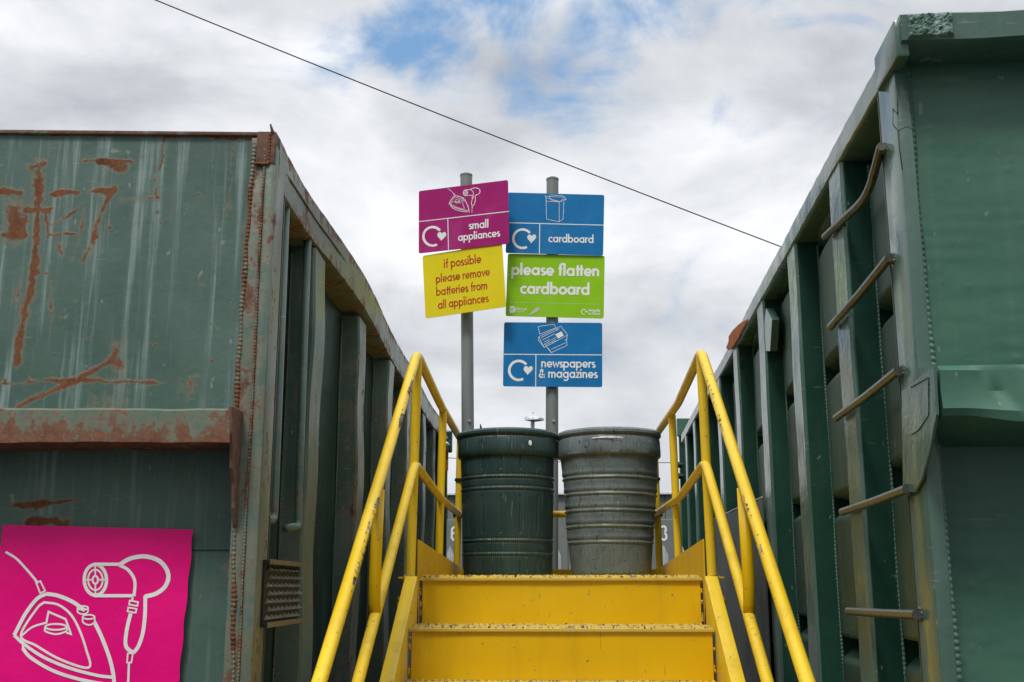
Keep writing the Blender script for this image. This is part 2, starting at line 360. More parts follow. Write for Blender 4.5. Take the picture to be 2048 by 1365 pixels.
# ================================================================ LEFT RUSTY SKIP
FL = Frame(hZ(556,265,2.75), hZ(898,866,2.75), -1, .045); ZT = 2.75; ZB = .22
LK = thing('skip', 'old rust streaked dull green skip on the left with a pink poster on it', 'skip', tuple(FL.P(0,0,0)))
DEP = .085; LEN = FL.L
def val_noise(x, y, seed=0):
    """smooth value noise for numpy arrays"""
    xi, yi = np.floor(x).astype(int), np.floor(y).astype(int); fx, fy = x-xi, y-yi
    h = lambda a, b: ((np.sin(a*127.1+b*311.7+seed*74.7)*43758.5453) % 1.0)
    fx = fx*fx*(3-2*fx); fy = fy*fy*(3-2*fy)
    return (h(xi,yi)*(1-fx)+h(xi+1,yi)*fx)*(1-fy)+(h(xi,yi+1)*(1-fx)+h(xi+1,yi+1)*fx)*fy
def stroke_field(T, Z, strokes, fr, q):
    """strokes in photo pixels, laid onto the real end face as scars of real size"""
    out = np.zeros_like(T); mpp = 1/760.0
    for pts, wpx, amt in strokes:
        P = [fr.tz(a, b, q) for a, b in pts]; wm = wpx*mpp*3.6
        if len(P) == 1: P = P*2
        for (t0, z0), (t1, z1) in zip(P, P[1:]):
            dx, dz = t1-t0, z1-z0; L2 = dx*dx+dz*dz+1e-12
            k = np.clip(((T-t0)*dx+(Z-z0)*dz)/L2, 0, 1)
            d = np.hypot(T-t0-k*dx, Z-z0-k*dz)
            out = np.maximum(out, amt*np.clip(1-d/wm, 0, 1)**.95)
    return out
SCARS = [([(72,322),(76,345),(72,400),(70,460),(63,530),(58,580),(45,620),(33,680),(28,720)], 6.0, 1), ([(60,330),(82,322)], 5, 1),
 ([(0,378),(35,385)], 5, 1), ([(25,415),(30,440),(18,465)], 13, 1), ([(0,466),(50,466)], 6, 1), ([(98,384),(155,381)], 4.5, 1), ([(172,380),(225,376)], 5, 1),
 ([(222,378),(205,405),(192,440),(180,480),(160,520)], 5, .9), ([(175,390),(130,430),(95,450)], 2.5, .8), ([(50,418),(95,418)], 6, 1), ([(90,420),(92,470)], 4, .9),
 ([(165,318),(258,318)], 3.5, .9), ([(235,324)], 9, .9), ([(325,264),(323,320),(305,350)], 1.3, 1), ([(307,356)], 5, 1), ([(240,396),(275,394),(312,392)], 4.5, .85), ([(310,372),(308,392)], 4, .8),
 ([(30,812),(100,782),(160,752),(215,722),(232,698)], 4.5, .95), ([(55,762),(140,758),(240,762),(330,763)], 3.5, .9), ([(372,770)], 16, .85), ([(215,800)], 20, .8), ([(228,690),(236,730)], 9, .75), ([(0,765),(50,765)], 2, .7),
 ([(462,290),(458,380),(452,430)], 1.4, .9), ([(455,410)], 4, .8), ([(0,1006),(60,1003),(142,996)], 4.5, 1), ([(30,1044),(75,1038),(105,1042)], 7, .95), ([(430,1130),(462,1142)], 12, .75), ([(465,1085)], 10, .8),
 ([(168,400),(160,450),(140,520)], 3, .7), ([(110,460),(118,505)], 4, .7), ([(90,466),(145,466)], 2.5, .9), ([(215,450)], 4, .9), ([(5,262),(90,265),(230,266),(390,268),(505,276)], 3.2, .85), ([(330,270),(375,268)], 5, .8), ([(245,575)], 3, .7), ([(182,650)], 4, .7), ([(148,600)], 3, .7), ([(96,560),(100,640)], 3, .55), ([(40,560),(28,600)], 3, .5)]
for _ in range(150):
    SCARS.append(([(rng.uniform(0,490), rng.uniform(280,1040))], rng.uniform(1.0,2.4), rng.uniform(.5,.95)))
ts = np.linspace(.068, 1.30, 420); zs = np.linspace(.9, 2.742, 520)
T, Z = np.meshgrid(ts, zs)
jit = (val_noise(T*40, Z*40, 1)-.5)*.006+(val_noise(T*110, Z*110, 11)-.5)*.005
Wf = stroke_field(T+jit, Z+(val_noise(T*40, Z*40, 2)-.5)*.006, SCARS, FL, 0)
drip = Wf.copy(); dk = .94+.055*rng.random(len(ts))**.5
for j in range(len(zs)-2, -1, -1): drip[j] = np.maximum(Wf[j], drip[j+1]*dk)
wearL = np.clip(Wf+.28*np.clip(drip-Wf, 0, 1)*(val_noise(T*90, Z*3, 7) > .62), 0, 1).ravel()
chalk = 1.1*np.clip(drip-Wf, 0, 1)*(.3+val_noise(T*60, Z*2, 8))
for px, py, rx, ry, amt in ((90,560,130,260,.75), (180,470,70,170,.55), (170,650,60,170,.5), (300,330,180,60,.4), (230,720,60,60,.5), (450,560,30,260,.35), (20,600,60,260,.5), (420,760,120,90,.2)):
    tc, zc = FL.tz(px, py); chalk += amt*np.exp(-((T-tc)/(rx/760))**2-((Z-zc)/(ry/760))**2)
dentL = .006*(val_noise(T*2.2, Z*1.7, 5)-.5)+.003*(val_noise(T*6, Z*5, 6)-.5)
dd = {}
def fL(i, j): return FL.P(.012+.07*min(1, max(0, (1.935-zs[j])/.06))+float(dentL[j,i]), ts[i], zs[j])
grid_sheet('end_panel', fL, range(len(ts)), range(len(zs)), M['rusty'], LK, {'wear': wearL, 'chalk': np.clip(chalk,0,1).ravel()})
b = B(); FL.box(b, .022, .05, .06, 2.2, 1.95, 2.74, 0); FL.box(b, .092, .12, .06, 2.2, ZB, 1.949, 0); FL.box(b, .013, .019, 1.29, 2.2, 1.95, 2.74, 0); FL.box(b, .081, .090, 1.29, 2.2, ZB, 1.86, 0); FL.box(b, .080, .0905, .06, 1.289, ZB, .91, 0); b.link('end_wall', M['rusty_shaded'], LK)
# corner post, its weathered strip and two weld beads
b = B(); FL.box(b, 0, .115, 0, .036, ZB, 2.715, .010, .32); FL.box(b, .004, .095, .030, .074, ZB, 2.735, .003, .42); b.link('corner_post', M['rusty_side'], LK, smooth='auto')
b = B(); FL.box(b, -.003, .06, .004, .058, 2.655, 2.752, .004, 1.0)
b.hexa([FL.P(-.006,.010,2.745), FL.P(.03,.004,2.745), FL.P(.03,.016,2.745), FL.P(-.006,.018,2.745), FL.P(-.012,.018,2.772), FL.P(.01,.016,2.763), FL.P(.012,.018,2.765), FL.P(-.01,.022,2.768)], .0005, 1)
b.link('corner_cap', M['rust_rim'], LK, smooth='auto')
b = B()
tz0 = [FL.tz(px, py) for px, py in ((508,290),(498,420),(487,560),(478,690),(472,800),(468,1000),(465,1365))]
pts = []; rad = []; L0 = 0.0
for p in lerp_path([FL.P(.006, *q) for q in tz0], .0022):
    if pts: L0 += float(np.linalg.norm(p-last))
    last = p; k = (L0/.0118) % 1; pts.append(p+V(rng.normal(0, .0005)+.0015*math.sin(L0*37), 0, 0)); rad.append(.0068*(.6+.42*math.sin(math.pi*k)**.7)*(1+.18*math.sin(L0*21)+.1*math.sin(L0*57)))
b.tube(pts, rad, 12, wear=lambda t, d: .15+.4*math.sin(t*9)**2)
b.link('weld_bead', M['beadL'], LK, smooth=True)
b = B(); bead(b, FL.P(0,.034,2.70), FL.P(0,.036,ZB+.4), .0035, .009, 8, .001, .4); bead(b, FL.P(-.003,.02,2.655), FL.P(-.003,.058,2.655), .005, .01, 8, .001, .9); bead(b, FL.P(-.003,.021,2.655), FL.P(-.003,.021,2.745), .004, .01, 8, .001, .9)
b.link('weld_bead', M['beadL'], LK, smooth=True)
# top rail along the aisle, bowed where it was hit
def bowL(s): return -.010*math.exp(-((s-1.9)/1.0)**2)+.006*math.sin(s*3.1)
def bowz(s): return ZT+.022*math.exp(-((s-1.5)/1.1)**2)-.01*math.exp(-((s-.4)/.3)**2)
def beam_path(fr, s0, s1, prof, bow, zf, n=120):
    """prof: list of (t, dz) closed loop swept along s"""
    v = []; m_ = len(prof); a = []
    for i in range(n+1):
        s_ = s0+(s1-s0)*i/n
        for t_, dz in prof: v.append(fr.P(s_, t_+bow(s_)+rng.normal(0, .0006), zf(s_)+dz)); a.append(.26+.28*(abs(dz) < .014)+.2*(dz < -.12))
    f = [(i*m_+j, i*m_+(j+1)%m_, (i+1)*m_+(j+1)%m_, (i+1)*m_+j) for i in range(n) for j in range(m_)]
    f += [tuple(range(m_)), tuple(n*m_+j for j in range(m_))]
    return v, f, a
v, f, a = beam_path(FL, .03, LEN, [(0,-.012),(-.002,-.075),(.0,-.143),(.012,-.149),(.16,-.149),(.16,-.003),(.012,0)], bowL, bowz)
b = B().add(v, f, a); b.link('top_rail', M['rusty_side'], LK, smooth='auto')
b = B(); bead(b, FL.P(.12,.002,2.672), FL.P(1.7,-.012,2.715), .003, .014, 6); b.link('weld_bead', M['beadL'], LK, smooth=True)
v, f, a = beam_path(FL, .02, 2.2, [(0,-.0)]*0+[(0,-.05),(0,0),(.05,0),(.05,-.05)], lambda s: 0, lambda s: 0, 2)
b = B(); FL.box(b, .002, .06, .056, 2.2, 2.741, 2.752, .002, .3); b.link('top_edge', M['rust_rim'], LK, smooth='auto')
# ribs: hollow hat sections standing proud of the back sheet
def rib(fr, parent, s0, s1, z0, z1, mat, dep=DEP, proud=.004, wear=0.0, lean=0.0, name='rib'):
    v = []; n = 60; prof = [(s0, dep), (s0+.004, .012), (s0+.012, proud), (s1-.012, proud), (s1-.004, .012), (s1, dep)]
    for i in range(n+1):
        z_ = z0+(z1-z0)*i/n; k = (.004*math.sin(z_*5.1+s0*9)+.003*math.sin(z_*13+s0*31))*(1 if wear else .35)
        for j, (s_, t_) in enumerate(prof): v.append(fr.P(s_+lean*(z1-z_)+(k*.5 if t_ < .05 else 0), t_+(k if t_ < .05 else 0), z_))
    f = [(i*6+j, i*6+j+1, (i+1)*6+j+1, (i+1)*6+j) for i in range(n) for j in range(5)]
    at = [wear*(1 if 1 <= q % 6 <= 4 else .3) for q in range(len(v))]
    b = B().add(v, f, at); o = b.link(name, mat, parent, smooth='auto'); return o
RL = [(.60,.79),(1.56,1.75),(2.48,2.67),(3.28,3.46),(4.20,4.38),(4.95,5.10),(5.6,5.75)]
for i, (a0, a1) in enumerate(RL):
    rib(FL, LK, a0, a1, ZB+.1, 2.60, M['rusty_side'], wear=.22+.1*(i % 2), lean=.0)
    b = B(); bead(b, FL.P(a0-.004, DEP-.004, .6), FL.P(a0-.004, DEP-.004, 2.58), .0035, .012, 6, .001); b.link('weld_bead', M['beadL'], LK, smooth=True)
edges = [.10]+[q for r_ in RL for q in r_]+[LEN]
for i in range(0, len(edges)-1, 2):
    a0, a1 = edges[i], edges[i+1]
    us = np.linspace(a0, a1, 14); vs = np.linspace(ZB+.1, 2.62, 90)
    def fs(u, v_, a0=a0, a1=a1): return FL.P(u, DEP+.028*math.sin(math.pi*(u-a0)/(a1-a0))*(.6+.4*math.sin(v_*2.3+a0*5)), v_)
    grid_sheet('side_sheet', fs, us, vs, M['rusty_shaded'], LK)
# thin edge angles and grab bars in the first bay
b = B(); FL.box(b, .115, .125, .0, .09, ZB+.1, 2.60, .001); b.link('flange_return', M['rusty_shaded'], LK)
for px, y0, y1, foot in ((577,470,1038,-1), (623,525,1052,-1)):
    s0, z1 = FL.sz(px, y0+20, .012); s1, z0 = FL.sz(px-32, y1, .012)
    s_ = .5*(s0+s1)
    p = [FL.P(s_, .02, 2.62), FL.P(s_, .014, z0), FL.P(s_-.13, .02, z0-.012)]
    b = B(); b.tube(fillet(p, .02, 6), .0125, 16, wear=lambda t, d: .35*math.sin(t*40)**2); b.link('grab_bar', M['rusty_side'], LK, smooth=True)
# serrated step plate, its backing coloured black for the shade in the holes
sA, zA = FL.sz(521,1120); sB, zB = FL.sz(600,1222)
step = B(); FL.box(step, .06, .50, -.006, .0, 1.405, 1.565, .001)
FL.box(step, .06, .50, -.018, .0, 1.560, 1.572, .002); FL.box(step, .06, .50, -.018, .0, 1.398, 1.410, .002)
o = step.link('step_plate', M['black'], LK)
step = B()
for i in range(8):
    for j in range(7):
        s_ = .075+i*.053+(.024 if j % 2 else 0); z_ = 1.416+j*.021
        p = [FL.P(s_, -.005, z_), FL.P(s_+.028, -.005, z_), FL.P(s_+.024, -.005, z_+.015), FL.P(s_+.010, -.024, z_+.004)]
        step.add(p, [(0,1,3),(1,2,3),(2,0,3)], [.4]*4)
FL.box(step, .06, .50, -.021, -.0185, 1.560, 1.573, .0005); FL.box(step, .06, .50, -.021, -.0185, 1.397, 1.411, .0005); step.link('grip_teeth', M['grip'], o)
# shelf beam across the end, slightly battered
n = 80; v = []; a = []
prof = [(0,-.10,.0),(0,-.098,.082),(0,-.090,.088),(0,.020,.090),(0,.090,.0)]
for i in range(n+1):
    t_ = .062+1.9*i/n; k = .001*math.sin(t_*21)+.0008*math.sin(t_*47+1); kb = .004*max(0, math.sin(t_*9.0+2))**6
    for _, q, h in prof: v.append(FL.P(q+k*.6, t_, 1.862+h+(k if h > .05 else k*.8-kb))); a.append(.12+.3*(h < .01)+.2*rng.random())
f = [(i*5+j, i*5+(j+1)%5, (i+1)*5+(j+1)%5, (i+1)*5+j) for i in range(n) for j in range(5)]+[tuple(range(5)), tuple(n*5+j for j in range(5))]
B().add(v, f, a).link('end_beam', M['shelf'], LK, smooth='auto')
b = B(); poly = [FL.P(q, .058, z_) for q, z_ in ((-.102,1.955),(-.096,1.885),(-.075,1.852),(-.068,1.80),(-.04,1.765),(-.028,1.70),(-.006,1.655),(.012,1.65),(.012,1.957))]
b.prism(poly, FL.e2*.009, .001, .75); b.link('beam_gusset', M['rust_rim'], LK)
b = B(); bead(b, FL.P(.078,.078,1.60), FL.P(.078,.19,1.60), .0035, .012, 6); b.link('weld_bead', M['rusty'], LK, smooth=True)
# the rest of the tub
b = B(); FL.box(b, .05, LEN, 2.15, 2.2, ZB, ZT, 0); FL.box(b, LEN-.04, LEN, .1, 2.15, ZB, ZT-.01, 0); FL.box(b, .05, LEN-.05, .13, 2.14, ZB, ZB+.1, 0); b.link('tub_shell', M['rusty_shaded'], LK)
b = B()
for s0 in (.2, 1.8, 3.4, 5.0): FL.box(b, s0, s0+.14, .1, 2.0, .08, ZB-.002, .004)
FL.box(b, .1, LEN-.1, .45, .60, 0, .079, .004); FL.box(b, .1, LEN-.1, 1.55, 1.70, 0, .079, .004); b.link('base_frame', M['rusty_shaded'], LK)
b = B(); FL.box(b, 0, LEN, 0, .12, ZB, ZB+.12, .004); b.link('bottom_rail', M['rusty_side'], LK)

# ================================================================ RIGHT GREEN SKIP
FR = Frame(hZ(1800,30,2.75), hZ(1362,868,2.75), 1); LR = FR.L
RK = thing('skip', 'newer glossy green steel skip on the right with ladder rungs up its ribbed side', 'skip', tuple(FR.P(0,0,0)))
q0 = .115
ts = np.linspace(.03, 1.3, 220); zs = np.linspace(.6, 2.74, 330); T, Z = np.meshgrid(ts, zs)
hR = .010*(val_noise(T*1.6, Z*1.3, 9)-.5)+.004*(val_noise(T*5, Z*4, 10)-.5)
hR += .0012*(val_noise(T*9, Z*60, 12)-.5)
lump = rng.uniform(0,1,(260,2))
for a_, c_ in lump:
    tc, zc = .06+a_*1.0, .9+c_*1.75; ii = np.abs(ts-tc) < .012; jj = np.abs(zs-zc) < .012
    sub = np.ix_(jj, ii); hR[sub] -= .0022*np.exp(-((T[sub]-tc)**2+(Z[sub]-zc)**2)/.000018)
grid_sheet('end_panel', lambda i, j: FR.P(q0+.055*min(1, max(0, (1.93-zs[j])/.08))+float(hR[j,i]), ts[i], zs[j]), range(len(ts)), range(len(zs)), M['green'], RK, {'wear': np.zeros(T.size), 'chalk': np.zeros(T.size)})
b = B(); FR.box(b, q0+.014, q0+.04, .03, 2.2, 1.95, 2.74, 0); FR.box(b, q0+.068, q0+.09, .03, 2.2, ZB, 1.949, 0); FR.box(b, q0+.002, q0+.011, 1.29, 2.2, 1.95, 2.74, 0); FR.box(b, q0+.055, q0+.066, 1.29, 2.2, ZB, 1.84, 0); FR.box(b, q0+.055, q0+.066, .03, 1.289, ZB, .61, 0); b.link('end_wall', M['green'], RK)
b = B(); FR.box(b, .085, .232, 0, .034, ZB, 2.70, .008); b.link('corner_post', M['green_side'], RK, smooth='auto')
b = B(); bead(b, FR.P(.104,.036,.5), FR.P(.104,.036,1.80), .008, .014, 10, .002); bead(b, FR.P(.104,.036,1.95), FR.P(.104,.034,2.66), .008, .014, 10, .002); b.link('weld_bead', M['beadR'], RK, smooth=True)
b = B(); FR.box(b, .232, .238, .0, .09, ZB, 2.66, .001); b.link('flange_return', M['green_dark'], RK)
# cap beam
b = B(); n = 60; v = []
prof = [(0,0),(0,-.062),(.018,-.070),(.12,-.070),(.12,.0),(.006,.004)]
for i in range(n+1):
    t_ = 0+2.2*i/n
    for j, (q, dz) in enumerate(prof): v.append(FR.P(q+.0015*math.sin(t_*17+j), t_, 2.75+dz+.0018*math.sin(t_*23+j)))
f = [(i*6+j, i*6+(j+1)%6, (i+1)*6+(j+1)%6, (i+1)*6+j) for i in range(n) for j in range(6)]+[tuple(range(6)), tuple(n*6+j for j in range(6))]
b.add(v, f); b.link('cap_beam', M['green_side'], RK, smooth='auto')
# rough weld build-up patch on the cap beam corner
us = np.linspace(.012, .115, 60); vs = np.linspace(2.690, 2.752, 36); U, Wz = np.meshgrid(us, vs)
hh = .004+.010*val_noise(U*130, Wz*130, 3)*val_noise(U*60, Wz*60, 4)+.004*val_noise(U*300, Wz*300, 8)
edge = np.minimum(np.minimum((U-.012)/.006, (.115-U)/.006), np.minimum((Wz-2.690)/.006, (2.752-Wz)/.006)); hh = hh*np.clip(edge,0,1)-.002*(1-np.clip(edge,0,1))
grid_sheet('weld_patch', lambda i, j: FR.P(-float(hh[j,i]), us[i], vs[j]), range(60), range(36), M['beadR'], RK, {'wear': np.zeros(U.size), 'chalk': np.full(U.size, .9)})
b = B(); FR.box(b, .012, .20, -.012, .02, 2.655, 2.748, .008, .15); b.link('corner_cap', M['green_side'], RK, smooth='auto')
# top rail of the aisle side
def bowR(s): return .0015*math.sin(s*2.1)+.0008*math.sin(s*7)
def zR(s): return ZT+.005*math.sin(s*1.3)-.006*math.exp(-((s-1.6)/.2)**2)
v, f, a = beam_path(FR, .20, LR, [(0,-.014),(-.001,-.05),(.0,-.074),(.010,-.080),(.14,-.080),(.14,-.004),(.014,0)], bowR, zR, 160)
B().add(v, f, [.0+.25*(q*0+rng.random() > .93) for q in a]).link('top_rail', M['green_side'], RK, smooth='auto')
RR = [(.69,.86),(1.45,1.62),(2.24,2.42),(3.13,3.30),(3.98,4.15),(4.85,5.02),(5.70,5.87),(6.5,6.66)]
for i, (a0, a1) in enumerate(RR):
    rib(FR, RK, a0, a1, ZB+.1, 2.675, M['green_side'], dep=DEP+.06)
    # web sheet on the camera side of each rib, coloured dark for recess shade, with a weld at its root
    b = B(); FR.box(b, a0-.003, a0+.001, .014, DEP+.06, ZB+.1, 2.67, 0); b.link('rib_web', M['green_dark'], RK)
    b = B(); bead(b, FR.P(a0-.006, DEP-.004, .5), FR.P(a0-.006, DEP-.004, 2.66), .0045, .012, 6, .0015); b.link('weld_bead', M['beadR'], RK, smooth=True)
edges = [.238]+[q for r_ in RR for q in r_]+[LR]
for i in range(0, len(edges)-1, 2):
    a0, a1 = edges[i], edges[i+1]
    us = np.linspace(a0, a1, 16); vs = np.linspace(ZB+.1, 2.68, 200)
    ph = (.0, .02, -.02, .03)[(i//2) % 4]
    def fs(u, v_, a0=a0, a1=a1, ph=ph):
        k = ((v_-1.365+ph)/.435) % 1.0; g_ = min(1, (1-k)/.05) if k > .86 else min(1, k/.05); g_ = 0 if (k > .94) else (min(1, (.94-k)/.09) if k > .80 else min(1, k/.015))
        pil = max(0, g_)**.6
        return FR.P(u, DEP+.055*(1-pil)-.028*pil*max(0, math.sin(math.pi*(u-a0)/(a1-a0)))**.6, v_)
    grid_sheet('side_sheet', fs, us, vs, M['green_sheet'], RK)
tp = [FR.sz(*q, .01) for q in ((1533,617),(1524,703),(1541,703),(1545,640))]
b = B(); b.prism([FR.P(s_, .008, z_) for s_, z_ in tp], FR.e2*.03, .001); b.link('sheeting_hook', M['green_side'], RK)
# ladder rungs
for k, zc in enumerate((2.515, 2.243, 1.977, 1.712, 1.443)):
    p0, p1 = FR.P(.19, -.012, zc), FR.P(.87, -.012, zc-.006)
    if k == 0: pts = fillet([p0, FR.P(.40, -.018, zc-.004), FR.P(.52,.02,zc-.05), p1], .08, 6); pts = fillet([p0, FR.P(.44,.012,zc-.035), p1], .1, 8)
    else: pts = [p0, FR.P(.5, -.010, zc-.004), p1]
    b = B(); b.tube(lerp_path(pts, .02), .0108, 18)
    bead(b, FR.P(.195,-.004,zc-.012), FR.P(.21,.004,zc+.014), .008, .01, 8); o = b.link('rung', M['rung'], RK, smooth='auto')
    if k == 0: o['label'] = 'bent top rung of the ladder'
# worn flush plate low on the side
b = B(); poly = [FR.P(s_, -.004, z_) for s_, z_ in ((2.43,1.865),(4.45,1.895),(4.45,.5),(2.43,.5))]; b.prism(poly, -FR.e2*.006, .001)
b.link('cover_plate', M['oxide'], RK)
b = B(); bead(b, FR.P(2.43,-.009,1.868), FR.P(4.45,-.009,1.898), .004, .015, 6); b.link('weld_bead', M['metal'], RK, smooth=True)
# middle beam with crumpled front and its side gusset
qs = -.06; n = 90; v = []
for i in range(n+1):
    t_ = .004+2.1*i/n; u = t_
    sag = -.018*math.exp(-((u-.16)/.09)**2)+.006*math.sin(u*14); fold = .012*math.exp(-((u-.13)/.07)**2)
    for q, z_ in ((qs+.016, 1.942), (qs+.002+fold, 1.930), (qs+.006+fold*1.6, 1.890), (qs+fold*.4, 1.852+sag*.5), (qs+.010, 1.838+sag), (q0+.062, 1.800), (q0+.004, 1.966)): v.append(FR.P(q, t_, z_))
m_ = 7; f = [(i*m_+j, i*m_+(j+1)%m_, (i+1)*m_+(j+1)%m_, (i+1)*m_+j) for i in range(n) for j in range(m_)]+[tuple(range(m_)), tuple(n*m_+j for j in range(m_))]
B().add(v, f).link('end_beam', M['green'], RK, smooth='auto')
pg = [FR.sz(*q) for q in ((1812,782),(1877,732),(1883,830),(1868,905),(1853,958),(1838,985),(1815,985))]
b = B(); b.prism([FR.P(s_, -.004, z_) for s_, z_ in pg], FR.e2*-.006, .001); b.link('beam_gusset', M['green_side'], RK)
gp = [FR.sz(*q) for q in ((1832,775),(1868,755),(1868,830),(1848,860),(1833,870),(1825,800))]
b = B()
for (s0, z0), (s1, z1) in list(zip(gp, gp[1:]+gp[:1]))[:4]: bead(b, FR.P(s0,-.011,z0), FR.P(s1,-.011,z1), .0012, .01, 6, 0)
b.link('gusset_weld', M['green_dark'], RK, smooth=True)
# snagged wire on the corner
def sq(px, py): s_, z_ = FR.sz(px, py, -.012); return FR.P(s_, -.012, z_)
b = B(); b.tube([sq(*q) for q in ((1795,190),(1796,230),(1786,218),(1786,250),(1796,262),(1799,300),(1805,340))], .0013, 6)
b.tube([sq(1796,262), sq(1812,254), sq(1826,258)], .001, 6); o = b.link('snagged_wire', M['wire'], None, loc=tuple(sq(1796,262)), smooth=True)
tag(o, 'thin dark wire snagged on the upper corner of the glossy green skip', 'wire')
b = B(); FR.box(b, .2, LR, 2.15, 2.2, ZB, ZT, 0); FR.box(b, LR-.04, LR, .1, 2.15, ZB, ZT-.01, 0); FR.box(b, .2, LR-.05, .13, 2.14, ZB, ZB+.1, 0); b.link('tub_shell', M['green_dark'], RK)
b = B()
for s0 in (.3, 1.9, 3.5, 5.1): FR.box(b, s0, s0+.14, .1, 2.0, .08, ZB-.002, .004)
FR.box(b, .2, LR-.1, .45, .60, 0, .079, .004); FR.box(b, .2, LR-.1, 1.55, 1.70, 0, .079, .004); b.link('base_frame', M['green_dark'], RK)
b = B(); FR.box(b, .1, LR, 0, .12, ZB, ZB+.12, .004); b.link('bottom_rail', M['green_side'], RK)
# rusted scrap poking over the rim
def rb(px, py): s_, z_ = FR.sz(px, py, -.014); return FR.P(s_, -.014, z_)
poly = [rb(*q) for q in ((1452,696),(1457,683),(1457,673),(1465,661),(1476,650),(1486,643),(1496,638),(1490,651),(1484,661),(1477,676),(1468,690),(1462,698),(1456,701))]
b = B(); b.prism(poly, FR.e2*.004, .001); o = b.link('scrap_plate', M['rustbit'], None, loc=tuple(poly[0])); tag(o, 'jagged orange rusted scrap poking above the rim of the glossy green skip', 'scrap')

# ================================================================ YELLOW ACCESS STEPS
YS = thing('access_steps', 'yellow steel access steps with platform and tubular handrails between the skips', 'steps', (0, 4.28, 0))
ZP = 1.537; YP = 4.28; HW = .538; GO = .29; RI = .1745; YE = 6.27
def teeth_row(b, x0, x1, y, z, pitch=.0222, h=.011, dy=.014, mode=1):
    x = x0
    while x < x1-pitch:
        hh = h*rng.uniform(.75, 1.1)
        p = [(x+.002,y-dy/2,z),(x+pitch*.8,y-dy/2,z),(x+pitch*.8,y+dy/2,z),(x+.002,y+dy/2,z),(x+pitch*.25,y-dy*.2,z+hh),(x+pitch*.55,y-dy*.2,z+hh),(x+pitch*.55,y+dy*.3,z+hh*.9),(x+pitch*.25,y+dy*.3,z+hh*.9)]
        b.add(p, [(0,1,5,4),(1,2,6,5),(2,3,7,6),(3,0,4,7),(4,5,6,7)], [.6]*8); x += pitch
for k in range(8):
    zt = ZP-RI*k; yt = YP-GO*k
    if zt < .1: break
    hw = HW-.012
    # riser plate, set inside the stringers
    if k < 7:
        us = np.linspace(-hw+.008, hw-.006, 60); vs = np.linspace(zt-RI+.0005, zt-.011, 14)
        grid_sheet('riser', lambda u, v_, yt=yt, k=k: (u, yt+.004+.004*float(val_noise(np.array([u*4+k*7]), np.array([v_*9]), 3)[0]), v_), us, vs, M['yellow'], YS)
    dpt = .25 if k else None
    b = B(); y1 = yt+GO+.002 if k else YE
    b.box((-hw, yt-.006, zt-.012), (hw, y1, zt-.001), .0015, .15)
    nrow = 7 if k else 26
    for j in range(nrow): teeth_row(b, -hw+.004+(.011 if j % 2 else 0), hw-.004, yt+.004+j*.036, zt-.001)
    b.link('platform_deck' if k == 0 else 'tread', M['yworn'], YS)
    for sx in (-1, 1):
        b = B()
        for _ in range(4):
            z_ = zt-.02-rng.random()*RI*.75; bead(b, (sx*(hw-.002), yt+.001, z_), (sx*(hw-.002), yt+.001, z_-.008-.02*rng.random()), .004, .01, 6, .0008, .5)
        b.link('weld_bead', M['yellow'], YS, smooth=True)
